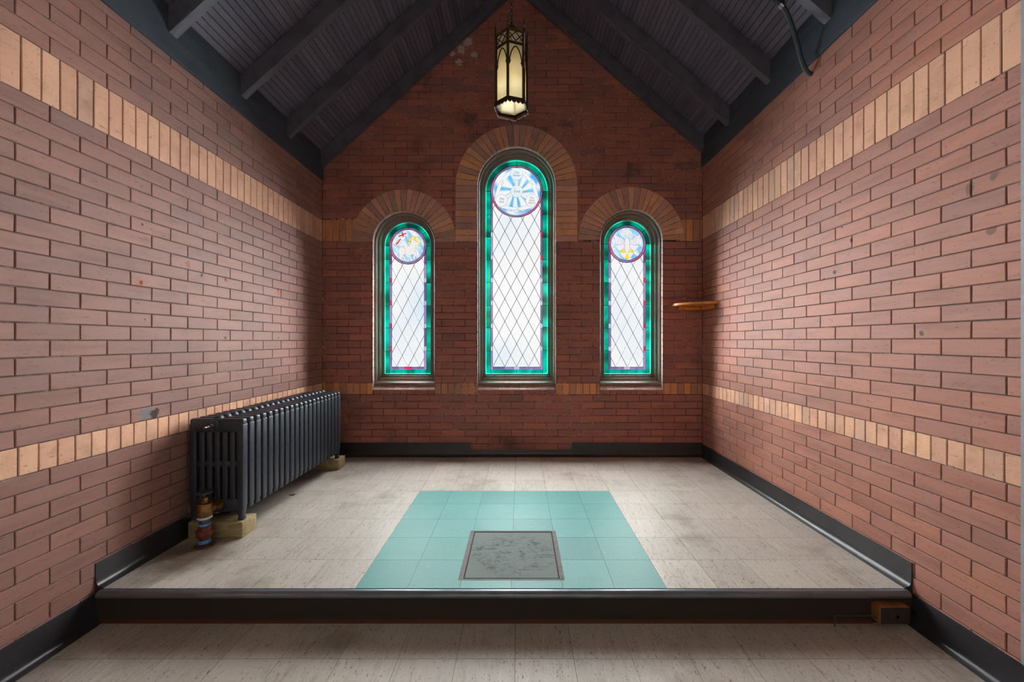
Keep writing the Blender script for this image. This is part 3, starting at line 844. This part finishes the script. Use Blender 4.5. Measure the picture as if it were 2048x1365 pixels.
# ------------------------------------------------------------------ floors, step, bases
T = .2286; PZf = .15; YF = 1.7616; X0 = -.725
def tiles(bm, xa, xb, ya, yb, z, ox, oy, green_if=None, hole_if=None, zt=.003):
    i0, i1 = math.floor((xa-ox)/T), math.ceil((xb-ox)/T); j0, j1 = math.floor((ya-oy)/T), math.ceil((yb-oy)/T)
    for i in range(i0, i1):
        for j in range(j0, j1):
            a, b = max(xa, ox+i*T), min(xb, ox+(i+1)*T); c_, d = max(ya, oy+j*T), min(yb, oy+(j+1)*T)
            if b-a < .01 or d-c_ < .01: continue
            if hole_if and hole_if(i, j): continue
            if hole_if and j == 0 and i in (2, 3): d = 1.828
            if hole_if and j == 2 and i in (2, 3): c_ = 2.289
            g = .0008; mi = 1 if green_if and green_if(i, j) else 0
            box(bm, a+g, b-g, c_+g, d-g, z-zt, z, mi)
bm = B()
box(bm, XL, XR, YF, YB, -.05, PZf-.0025, 2)
tiles(bm, XL, XR, YF, YB, PZf, X0, YF, lambda i, j: 0 <= i < 6 and 0 <= j < 5, lambda i, j: i in (2, 3) and j == 1)
struct('floor_platform', fix(bm), [M['cream'], M['green'], M['tilejoint']])
bm = B(); box(bm, XL, XR, -1.3, YF+.02, -.1, -.0025, 2)
tiles(bm, XL, XR, -1.3, YF+.02, 0, X0+.02, 1.56, None, None)
struct('floor', fix(bm), [M['cream'], M['green'], M['tilejoint']])
# hatch
hx0, hx1, hy0, hy1 = X0+2*T+.001, X0+4*T-.001, 1.829, 2.288
hr = thing('floor_hatch', 'square scuffed grey access panel set into the green floor tiles', 'hatch', loc=((hx0+hx1)/2, (hy0+hy1)/2, PZf))
HO = Vector(hr.location)
def under_parent(o, root):
    o.parent = root; o.matrix_parent_inverse = Matrix.Translation(-Vector(root.location)); return o
bm = B(); box(bm, hx0+.012, hx1-.012, hy0+.010, hy1-.012, PZf-.004, PZf-.0004, 0, .001); under_parent(obj('panel', bm, M['hatch']), hr)
bm = B()
rim = .016
for a in ((hx0-rim, hx0+.006, hy0-rim*.5, hy1+rim*.6), (hx1-.006, hx1+rim, hy0-rim*.5, hy1+rim*.6), (hx0+.006, hx1-.006, hy1-.004, hy1+rim*.6), (hx0+.006, hx1-.006, hy0-rim*.5, hy0+.004)):
    box(bm, *a, PZf-.0028, PZf+.0006, 0, .0004, 1)
o = under_parent(obj('sealant_edge', bm, M['hatchgap']), hr); o['label'] = 'smeared mauve-grey sealant around the panel'

# step: nosing, riser, shoe strip
bm = B()
npf = [(YF, PZf-.004), (YF-.003, PZf-.0015), (YF-.007, PZf+.0005), (YF-.015, PZf+.0002), (YF-.022, PZf-.002), (YF-.028, PZf-.006), (YF-.032, PZf-.012), (YF-.033, PZf-.019), (YF-.030, PZf-.025), (YF-.022, PZf-.028), (YF+.02, PZf-.028), (YF+.02, PZf-.0041)]
prism(bm, npf, lambda p, e: ((XL+.034, XR-.034)[e], p[0], p[1])); fix(bm)
struct('trim_1', bm, M['nosing'], smooth=True)
bm = B(); box(bm, XL+.02, XR-.02, YF+.005, YF+.03, 0, PZf-.026); struct('trim_2', fix(bm), M['riser'])
bm = B(); prism(bm, [(YF+.006, 0), (YF-.008, 0), (YF-.006, .012), (YF+.006, .020)], lambda p, e: ((XL+.03, XR-.18)[e], p[0], p[1])); struct('trim_3', fix(bm), M['shoe'])

def cove(name, pts, h, z, nrm, cap=True):
    """pts: start and end in plan; nrm: into the room"""
    bm = B(); pr = [(0, h), (.003, h), (.0045, h-.004), (.005, .036), (.008, .02), (.016, .009), (.030, .0035), (.036, 0.0005), (.036, -.002), (0, -.002)]
    n = Vector((nrm[0], nrm[1], 0))
    ln = (Vector(pts[1])-Vector(pts[0])).length; N = max(2, int(ln/.12)); d = (Vector(pts[1])-Vector(pts[0]))/N
    rings = []
    for k in range(N+1):
        p = Vector((*pts[0], 0))+Vector((d.x, d.y, 0))*k; w = random.uniform(0, .0012)
        rings.append([bm.verts.new(p+n*(a+(w if i < 6 and a > 0 else 0))+Vector((0, 0, z+b))) for i, (a, b) in enumerate(pr)])
    for A_, B_ in zip(rings, rings[1:]):
        for i in range(len(pr)):
            q = (i+1) % len(pr); bm.faces.new((A_[i], A_[q], B_[q], B_[i]))
    bm.faces.new(rings[0][::-1]); bm.faces.new(rings[-1])
    fix(bm); return struct(name, bm, M['cove'], smooth=True)
cove('baseboard_left', ((XL, YF), (XL, YB)), .109, PZf, (1, 0))
cove('baseboard_right', ((XR, YF), (XR, YB)), .112, PZf, (-1, 0))
cove('baseboard_left_lower', ((XL, Y0), (XL, YF+.004)), .128, 0, (1, 0))
cove('baseboard_right_lower', ((XR, Y0), (XR, YF+.004)), .128, 0, (-1, 0))
bx = lambda px: (px-1040)*YB/800
cove('baseboard_back_1', ((XL, YB), (bx(941), YB)), .128, PZf, (0, -1))
cove('baseboard_back_2', ((bx(941)+.002, YB), (bx(1143), YB)), .062, PZf, (0, -1))
cove('baseboard_back_3', ((bx(1143)+.002, YB), (XR, YB)), .128, PZf, (0, -1))
# ragged paper-thin glue line where tiles meet the back base is left to the tiles; pale casing at the end of the right wall
bm = B(); box(bm, XR-.004, XR+.02, 1.30, 1.378, 0.128, 2.86, 0, .001); struct('trim_4', fix(bm), M['casing'])

# ------------------------------------------------------------------ radiator
RX0, RX1, RY0, RZ0, RZ1 = -1.842, -1.542, 2.225, .285, .806
NS_, PITCH = 21, .0585
rad = thing('radiator', 'long black cast iron column radiator along the left wall', 'radiator', loc=((RX0+RX1)/2, RY0+.6, .239))
def section_mesh():
    bm = B(); th = .043; y0, y1 = -th/2, th/2
    n = 7; pit = (RX1-RX0)/n
    # top and bottom headers
    for z0, z1 in ((RZ1-.078, RZ1), (RZ0, RZ0+.075)):
        box(bm, RX0+.001, RX1-.001, y0, y1, z0, z1, 0, .012, 3)
    box(bm, RX0+.01, RX1-.01, -.0155, .0155, RZ0+.25, RZ0+.285, 0, .006, 2)
    for i in range(n):
        x = RX0+pit*(i+.5); hw = pit*.5-.0055
        e = (i in (0, n-1))
        a, b = (x-hw, x+hw)
        if i == 0: a = RX0
        if i == n-1: b = RX1
        t_ = th/2 if e else th/2-.004
        box(bm, a, b, -t_, t_, RZ0+.03, RZ1-.03, 0, .006 if e else .009, 3)
    # web plate at the bottom of the slots, and the hub bosses
    lathe(bm, [(.026, -PITCH/2), (.026, PITCH/2)], (-1.70, 0, RZ1-.036), 18, 'y')
    lathe(bm, [(.026, -PITCH/2), (.026, PITCH/2)], (-1.665, 0, RZ0+.042), 18, 'y')
    # rounded lump on the top edge
    lathe(bm, [(.006, -.027), (.018, -.018), (.023, 0), (.018, .018), (.006, .027)], (-1.69, 0, RZ1-.004), 14, 'y')
    return fix(bm)
sec0 = under_parent(obj('section', section_mesh(), M['iron'], smooth=True), rad); sec0.location = (0, RY0+.0215, 0)
for k in range(1, NS_):
    s = sec0.copy(); C.objects.link(s); s.location = (0, RY0+.0215+k*PITCH, 0)
def leg_mesh(x, sx):
    bm = B(); rings = []
    for z_, cx, hx, hy in ((RZ0+.05, x, .022, .021), (RZ0+.01, x, .022, .021), (RZ0-.008, x+sx*.002, .017, .018), (RZ0-.022, x+sx*.004, .0135, .016), (.252, x+sx*.005, .0155, .017), (.243, x+sx*.005, .0175, .019), (.2395, x+sx*.005, .015, .017)):
        rings.append([bm.verts.new((cx+hx*math.copysign(abs(math.cos(a))**.6, math.cos(a)), hy*math.copysign(abs(math.sin(a))**.6, math.sin(a)), z_)) for a in [2*PI*k/16 for k in range(16)]])
    for A_, B_ in zip(rings, rings[1:]):
        for k in range(16): bm.faces.new((A_[k], A_[(k+1) % 16], B_[(k+1) % 16], B_[k]))
    bm.faces.new(rings[0]); bm.faces.new(rings[-1][::-1]); return fix(bm)
for yy in (RY0+.0215, RY0+.0215+(NS_-1)*PITCH):
    for x, sx in ((RX1-.024, 1), (RX0+.024, -1)):
        o = under_parent(obj('leg', leg_mesh(x, sx), M['iron'], smooth=True), rad); o.location = (0, yy, 0)
bm = B(); hz = RZ1-.036
lathe(bm, [(.031, 0), (.033, -.006), (.031, -.012), (.024, -.014), (.022, -.022)], (-1.70, RY0, hz), 24, 'y')
lathe(bm, [(.017, -.02), (.017, -.034), (.013, -.037)], (-1.70, RY0, hz), 6, 'y'); o = under_parent(obj('end_plug', fix(bm), M['iron'], smooth=True), rad)
bm = B(); lathe(bm, [(.007, -.034), (.007, -.05), (.0045, -.051), (.0045, -.062), (.006, -.063), (.006, -.07)], (-1.70, RY0, hz), 12, 'y')
v = obj('air_vent', fix(bm), M['steel'], smooth=True); v.parent = o; v['label'] = 'small shiny steel air vent'

def timber(label, x0, x1, y0, y1):
    bm = B(); box(bm, x0, x1, y0, y1, PZf+.0005, .239, 0, .003); o = obj('wood_block', bm, M['block'], smooth=True)
    tag(o, label, 'block', 'timber blocks under the radiator feet'); return rebase(o, ((x0+x1)/2, (y0+y1)/2, PZf))
timber('timber block under the near end of the radiator, behind the brass valve', XL+.04, -1.532, 2.207, 2.325)
timber('pale timber block on the floor under the far end of the radiator', XL+.04, -1.530, 3.375, 3.50)

# ------------------------------------------------------------------ valve and pipe
vx, vy = -1.683, 2.135
val = thing('radiator_valve', 'brass radiator valve with round black handwheel standing on a floor pipe', 'valve', loc=(vx, vy, PZf))
def vpart(name, prof, mat, n=24, label=None, parent=None, phase=0):
    bm = B(); lathe(bm, prof, (vx, vy, 0), n, 'z', 0, phase); o = under_parent(obj(name, fix(bm), M[mat], smooth=True), val)
    if label: o['label'] = label
    return o
vpart('floor_flange', [(.05, PZf+.0005), (.05, PZf+.003), (.036, PZf+.007), (.026, PZf+.010)], 'brass', label='thin brass floor ring')
vpart('pipe', [(.0235, PZf+.006), (.0235, .345)], 'pipe')
vpart('sealant_ring', [(.026, PZf+.012), (.0295, PZf+.016), (.0285, PZf+.028), (.025, PZf+.033)], 'blue_tape', label='blue sealant ring at the foot')
o = vpart('union_nut', [(.029, .183), (.032, .186), (.032, .203), (.041, .206), (.0425, .209), (.0425, .228), (.040, .231), (.033, .233), (.031, .256), (.028, .258)], 'copper', 8, 'rusty eight-sided union nut', phase=.3)
vpart('sealant_ring', [(.0265, .257), (.0295, .260), (.0285, .268), (.025, .270)], 'blue_tape', label='blue and white sealant ring above the union')
vpart('sealant_ring', [(.027, .291), (.034, .296), (.034, .304), (.029, .308)], 'white_tape', label='white sealant ring under the valve body')
vpart('valve_body', [(.027, .303), (.033, .306), (.0375, .320), (.0385, .340), (.037, .358), (.034, .369), (.036, .372), (.035, .376), (.018, .379), (.015, .384)], 'brass')
vpart('packing_nut', [(.015, .380), (.012, .384), (.0165, .388), (.0165, .404), (.012, .408), (.0065, .410)], 'brass', 6)
vpart('stem', [(.0055, .408), (.0055, .428)], 'brass', 12)
vpart('handwheel', [(.010, .423), (.034, .426), (.039, .429), (.0395, .434), (.036, .438), (.014, .440), (.006, .442)], 'iron', 28, 'round black handwheel')
bm = B(); tube(bm, [(vx+.006, vy+.012, .335), (vx+.012, vy+.05, .335)], .023, 18); tube(bm, [(vx+.011, vy+.045, .335), (vx+.0145, RY0-.012, .335)], [.031, .031], 8)
tube(bm, [(vx+.014, RY0-.014, .335), (vx+.0165, RY0-.0005, .3345)], .028, 20)
under_parent(obj('elbow_union', fix(bm), M['brass'], smooth=True), val)

# ------------------------------------------------------------------ corner shelf
sh = thing('corner_shelf', 'honey coloured quarter round wooden shelf in the right corner', 'shelf', loc=(XR, YB, 1.575))
bm = B(); R = .302; pl = [(XR-.002, YB-.004)]+[(XR-.002-R*math.sin(a), YB-.004-R*math.cos(a)) for a in [PI/2*k/20 for k in range(21)]]
prism(bm, pl, lambda p, e: (p[0], p[1], (1.566, 1.588)[e])); fix(bm)
bmesh.ops.bevel(bm, geom=[e for e in bm.edges if e.calc_length() < .05 and abs(e.verts[0].co.z-e.verts[1].co.z) < .001], offset=.004, segments=2, affect='EDGES')
under_parent(obj('board', bm, M['shelfwood'], smooth=True), sh)
bm = B(); box(bm, XR-.235, XR-.03, YB-.026, YB-.002, 1.532, 1.566, 0, .002); under_parent(obj('cleat', bm, M['shelfwood']), sh)
bm = B(); box(bm, XR-.026, XR-.002, YB-.25, YB-.03, 1.532, 1.566, 0, .002); under_parent(obj('cleat', bm, M['shelfwood']), sh)

# ------------------------------------------------------------------ conduit
cd = thing('conduit_pipe', 'bent grey metal conduit running from the roof boards into the right wall', 'pipe', loc=(XR, 2.373, 2.83))
cp = [(XR+.01, 2.373, 2.822), (1.715, 2.372, 2.83), (1.69, 2.368, 2.85), (1.664, 2.362, 2.90), (1.640, 2.355, 2.965), (1.615, 2.348, 3.03), (1.59, 2.342, 3.09), (1.562, 2.335, 3.145), (1.53, 2.33, 3.188), (1.48, 2.33, 3.235), (1.40, 2.33, 3.315), (1.2, 2.33, 3.50), (.9, 2.33, 3.765), (.5, 2.33, 4.11)]
def smoothpts(p, n=5):
    o = []; P_ = [Vector(q) for q in p]
    for i in range(len(P_)-1):
        a, b, c_, d = P_[max(i-1, 0)], P_[i], P_[i+1], P_[min(i+2, len(P_)-1)]
        for k in range(n):
            t = k/n; o.append(.5*((2*b)+(c_-a)*t+(2*a-5*b+4*c_-d)*t*t+(3*b-a-3*c_+d)*t**3))
    return o+[P_[-1]]
bm = B(); tube(bm, smoothpts(cp), .0125, 12); under_parent(obj('conduit', fix(bm), M['conduit'], smooth=True), cd)
bm = B(); d = Vector((-.05, 0, .044)).normalized(); q = Vector((1.524, 2.33, 3.194))
tube(bm, [q-d*.012, q+d*.012], .0165, 14)
box(bm, 1.518, 1.542, 2.328, 2.342, 3.2, 3.318, 0, .002)
o = under_parent(obj('clamp', fix(bm), M['steel'], smooth=True), cd)

# ------------------------------------------------------------------ block and rod by the step
wb = thing('mounted_block', 'small old wooden block with a dark round-holed face at the right end of the step', 'block', loc=(1.615, YF, .06))
bm = B(); box(bm, 1.546, 1.676, YF-.042, YF+.005, .021, .096, 0, .003); under_parent(obj('block_body', bm, M['oldblock'], smooth=True), wb)
bm = B(); box(bm, 1.551, 1.672, YF-.0445, YF-.0415, .024, .093, 0, .001)
bm2 = bm; lathe(bm, [(.014, -.0015), (.014, -.004), (.0085, -.004), (.007, -.002)], (1.623, YF-.0425, .054), 20, 'y'); o = under_parent(obj('face_plate', fix(bm), M['dark_plate'], smooth=True), wb); o['label'] = 'dark face with a ringed hole'
bm = B(); tube(bm, smoothpts([(1.56, YF-.03, .036), (1.545, YF-.03, .038), (1.525, YF-.03, .048), (1.50, YF-.03, .051), (1.40, YF-.03, .051), (1.368, YF-.03, .051), (1.362, YF-.03, .046), (1.362, YF-.03, .004)]), .0028, 8)
o = obj('bent_rod', fix(bm), M['conduit'], smooth=True); tag(o, 'thin bent metal rod sticking out beside the small block by the step', 'rod'); rebase(o, (1.362, YF-.03, 0))

# ------------------------------------------------------------------ lantern
LX, LY = -.053, 2.5; LR = .100
lan = thing('hanging_lantern', 'hexagonal gothic hanging lantern with cream glass panels', 'lamp', loc=(LX, LY, 2.70))
TH = [math.radians(-11.4+60*k) for k in range(6)]        # 0 = towards the room
def hv(k, r, z): a = TH[k % 6]; return Vector((LX+r*math.sin(a), LY-r*math.cos(a), z))
def lp(name, bm, mat, label=None, smooth=False):
    o = under_parent(obj(name, fix(bm), M[mat], smooth=smooth), lan)
    if label: o['label'] = label
    return o
Zb, Zm, Zc, Zt = 2.70, 3.035, 3.05, 3.118
for k in range(6):
    bm = B(); a = TH[k]
    prism(bm, [(-.0075, -.006), (.0075, -.006), (.0075, .006), (-.0075, .006)], lambda p, e, k=k, a=a: hv(k, LR+p[1], (Zb, Zt)[e])+Vector((math.cos(a), math.sin(a), 0))*p[0])
    # small corbels at the spring of the arches
    for s in (-1, 1):
        b = hv(k, LR*.99, 2.918); d = (hv(k+s, LR*.99, 2.918)-b).normalized()
        for dz, w_ in ((-.012, .009), (0, .014), (.011, .018)): tube(bm, [b+Vector((0, 0, dz-.005)), b+Vector((0, 0, dz+.005)), ], .001, 4) if False else box(bm, *sorted((b.x, b.x+d.x*w_)), *sorted((b.y, b.y+d.y*w_)), b.z+dz-.0055, b.z+dz+.0055)
    lp('corner_post', bm, 'bronze')
for k in range(6):
    A0, A1 = hv(k, LR*.955, 0), hv(k+1, LR*.955, 0)
    bm = B(); n = ((A0+A1)/2-Vector((LX, LY, 0))).normalized()*.003
    vv = []
    for pz in (Zb+.004, Zt-.004):
        for q in (A0, A1, A1-n, A0-n): vv.append(bm.verts.new((q.x, q.y, pz)))
    for f in ((0, 1, 2, 3), (4, 5, 6, 7), (0, 1, 5, 4), (1, 2, 6, 5), (2, 3, 7, 6), (3, 0, 4, 7)): bm.faces.new([vv[i] for i in f])
    lp('glass_panel', bm, 'lglass')
    # tracery: pointed arch
    bm = B(); P0, P1 = hv(k, LR*.985, 0), hv(k+1, LR*.985, 0)
    def fp(u, z): p = P0+(P1-P0)*u; return Vector((p.x, p.y, z))
    arc = []
    for t in range(9):
        f = t/8; arc.append((.09+.41*(f*.35+.65*(1-math.cos(f*PI/2))), 2.925+.100*math.sin(f*PI/2*.92)/math.sin(PI/2*.92)))
    tube(bm, [fp(u, z) for u, z in arc], .0038, 6); tube(bm, [fp(1-u, z) for u, z in arc], .0038, 6)
    lp('arch_tracery', bm, 'bronze')
    # lattice band: two X crosses between rails
    bm = B()
    for a, b in ((0, .5), (.5, 1)):
        tube(bm, [fp(a, Zc+.008), fp(b, Zt-.006)], .003, 6); tube(bm, [fp(b, Zc+.008), fp(a, Zt-.006)], .003, 6)
    tube(bm, [fp(.25, Zc+.008), fp(.0, (Zc+Zt)/2)], .002, 6); tube(bm, [fp(.75, Zc+.008), fp(1, (Zc+Zt)/2)], .002, 6)
    lp('lattice_band', bm, 'bronze')
def hexrail(z0, z1, r, name, mat, th=.006):
    bm = B()
    for k in range(6):
        a, b = hv(k, r, 0), hv(k+1, r, 0); ai, bi = hv(k, r-th, 0), hv(k+1, r-th, 0); vv = []
        for z_ in (z0, z1):
            for q in (a, b, bi, ai): vv.append(bm.verts.new((q.x, q.y, z_)))
        for f in ((0, 1, 2, 3), (4, 5, 6, 7), (0, 1, 5, 4), (2, 3, 7, 6)): bm.faces.new([vv[i] for i in f])
    return lp(name, bm, mat)
hexrail(Zt-.004, Zt+.006, LR+.008, 'top_rail', 'gold_edge', .014)
hexrail(3.038, 3.050, LR+.005, 'middle_rail', 'bronze', .010)
hexrail(2.700, 2.712, LR+.010, 'bottom_rail', 'bronze', .016)
bm = B()                                      # scalloped skirt
for k in range(6):
    a, b = hv(k, LR+.010, 0), hv(k+1, LR+.010, 0); N = 24
    for s in range(N):
        u0, u1 = s/N, (s+1)/N
        def dz(u): return -.012-.011*abs(math.sin(u*PI*4))-.006*abs(math.sin(u*PI*12))
        p, q = a+(b-a)*u0, a+(b-a)*u1; nn = ((a+b)/2-Vector((LX, LY, 0))).normalized()*-.002
        z1 = 2.702
        pts = [(p, z1), (q, z1), (q, z1+dz(u1)), (p, z1+dz(u0))]
        f1 = [bm.verts.new((v_.x, v_.y, z_)) for v_, z_ in pts]; f2 = [bm.verts.new((v_.x+nn.x, v_.y+nn.y, z_)) for v_, z_ in pts]
        bm.faces.new(f1); bm.faces.new(f2[::-1]); bm.faces.new((f1[2], f1[3], f2[3], f2[2]))
lp('scalloped_skirt', bm, 'bronze')
for k in range(6):                            # small spires over the corners
    bm = B(); b = hv(k, LR+.004, 0); lathe(bm, [(.006, Zt), (.0065, Zt+.02), (.0035, Zt+.026), (.0045, Zt+.04), (.001, Zt+.085)], (b.x, b.y, 0), 8)
    lp('finial', bm, 'gold_edge' if k == 0 else 'bronze')
bm = B(); N6 = []
for r, z_ in ((LR*.9, Zt+.004), (LR*.62, Zt+.03), (LR*.22, Zt+.085), (LR*.08, Zt+.10), (LR*.08, Zt+.115)): N6.append([bm.verts.new(hv(k, r, z_)) for k in range(6)])
for A_, B_ in zip(N6, N6[1:]):
    for k in range(6): bm.faces.new((A_[k], A_[(k+1) % 6], B_[(k+1) % 6], B_[k]))
bm.faces.new(N6[-1]); lp('cap', bm, 'bronze')
bm = B(); random.seed(3)                      # grey cobweb dust hanging on the right-hand edge
for (k, z0, z1, am) in ((1, 2.90, 3.16, .006), (2, 2.93, 3.17, .008)):
    pts = []
    for i in range(18):
        p = hv(k, LR+.0035+random.uniform(0, am*.6), z0+(z1-z0)*i/17); pts.append(p)
    tube(bm, pts, [.0016+random.random()*.003 for _ in pts], 5)
    lp('cobweb', bm, 'web', 'pale dusty cobweb on a corner post'); bm = B()
pts = []
for k in range(1, 6):
    for s in range(6):
        a, b = hv(k, LR+.012, 0), hv(k+1, LR+.012, 0); p = a+(b-a)*s/6; pts.append(Vector((p.x, p.y, 2.678+random.uniform(-.003, .003))))
tube(bm, pts, [.0007+random.random()*.0009 for _ in pts], 4)
lp('cobweb', bm, 'web', 'pale dusty cobweb along the edges')
# the lamp's own light, a small bulb inside
bm = B(); lathe(bm, [(.004, 2.86), (.018, 2.88), (.024, 2.90), (.018, 2.925), (.012, 2.94), (.012, 2.97)], (LX, LY, 0), 16)
mb, n_, l_, p_ = newmat('glowing_bulb'); p_.inputs['Emission Color'].default_value = (1, .75, .42, 1); p_.inputs['Emission Strength'].default_value = 6
M['bulb'] = mb; lp('bulb', bm, 'bulb', smooth=True)
pl_ = bpy.data.lights.new('lantern_light', 'POINT'); pl_.energy = .62; pl_.color = (1, .95, .80); pl_.shadow_soft_size = .02
po = bpy.data.objects.new('lantern_light', pl_); C.objects.link(po); po.location = (LX, LY, 2.80)
# chain
ch = B(); zt = under(APX)-.05; zc = Zt+.112; k = 0
while zc < zt:
    h_ = .0125; ang = PI/2*(k % 2)+.3
    pts = []
    for q in range(12):
        a = 2*PI*q/12; u_, w_ = .0085*math.cos(a), h_*math.sin(a); pts.append((LX+u_*math.cos(ang), LY+u_*math.sin(ang), zc+h_+w_))
    tube(ch, pts, .0021, 6, closed=True); zc += .021; k += 1
bmz = ch; lathe(ch, [(.03, zt+.0), (.03, zt+.006), (.012, zt+.02), (.012, zt+.05)], (LX, LY, 0), 16)
o = obj('hanging_chain', fix(ch), M['iron'], smooth=True); tag(o, 'thin dark chain holding up the gothic lantern', 'chain'); rebase(o, (LX, LY, Zt+.112))

# ------------------------------------------------------------------ crumbs on the floor
def flake(x, y, label, sx, sy, ry):
    bm = B(); pts = [(math.cos(a)*sx*random.uniform(.7, 1.1), math.sin(a)*sy*random.uniform(.6, 1.1)) for a in [2*PI*k/9 for k in range(9)]]
    prism(bm, pts, lambda p, e: (p[0], p[1], .001+(.002 if e else 0)+abs(p[0])*.25)); o = obj('dry_flake', fix(bm), M['leaf']); tag(o, label, 'debris')
    o.location = (x, y, PZf); o.rotation_euler = (0, 0, ry)
def onF(px, py): Y = 1.09*800/(py-683); return ((px-1040)*Y/800, Y)
flake(*onF(585, 992), 'dry brown flake lying on the cream tiles beside the radiator', .022, .012, .4)

# ------------------------------------------------------------------ the wider nave behind the camera
M['plaster'] = simple('cream_plaster', lin(196, 188, 174), .9, 0, .2, 4, .2)
NX0, NX1, NY0, NZ = -3.4, 3.2, -3.4, 4.9
for nm, a in (('wall_nave_left', (NX0-.2, NX0, NY0, Y0, 0, NZ)), ('wall_nave_right', (NX1, NX1+.2, NY0, Y0, 0, NZ)), ('wall_rear', (NX0-.2, NX1+.2, NY0-.2, NY0, 0, NZ)),
              ('ceiling_nave', (NX0-.2, NX1+.2, NY0-.2, Y0+.05, NZ, NZ+.15))):
    bm = B(); box(bm, *a); struct(nm, fix(bm), M['plaster'])
bm = B(); Pn = lambda p, e: (p[0], (Y0, Y0+.16)[e], p[1])
prism(bm, [(NX0, 0), (XL-.005, 0), (XL-.005, TL+.1), (XL-.005, 3.05), (APX, under(APX)+RD+.02), (APX, NZ), (NX0, NZ)], Pn)
prism(bm, [(XR+.005, 0), (NX1, 0), (NX1, NZ), (APX, NZ), (APX, under(APX)+RD+.02), (XR+.005, 3.2)], Pn); struct('wall_nave_front', fix(bm), M['plaster'])
bm = B(); box(bm, NX0, XL, NY0, Y0, -.1, 0); box(bm, XR, NX1, NY0, Y0, -.1, 0); box(bm, XL, XR, NY0, -1.3, -.1, 0); struct('floor_nave', fix(bm), M['cream'])

# old brown adhesive showing in a ragged line where the tiles stop short of the back base
M['glue'] = simple('old_adhesive', lin(84, 64, 54), .7, 0, .4, 40, .6)
bm = B(); prev = None; N = 150
for k in range(N+1):
    x = XL+.04+(XR-XL-.08)*k/N; y = YB-.040-.012*abs(noise.noise(Vector((x*9, 0, 1))))-.016*abs(noise.noise(Vector((x*2.3, 3, 1))))
    cur = [bm.verts.new(q) for q in ((x, YB-.02, PZf), (x, YB-.02, PZf+.0012), (x, y, PZf+.0012), (x, y-.001, PZf))]
    if prev:
        for a in range(3): bm.faces.new((prev[a], prev[a+1], cur[a+1], cur[a]))
    prev = cur
struct('trim_5', fix(bm), M['glue'])
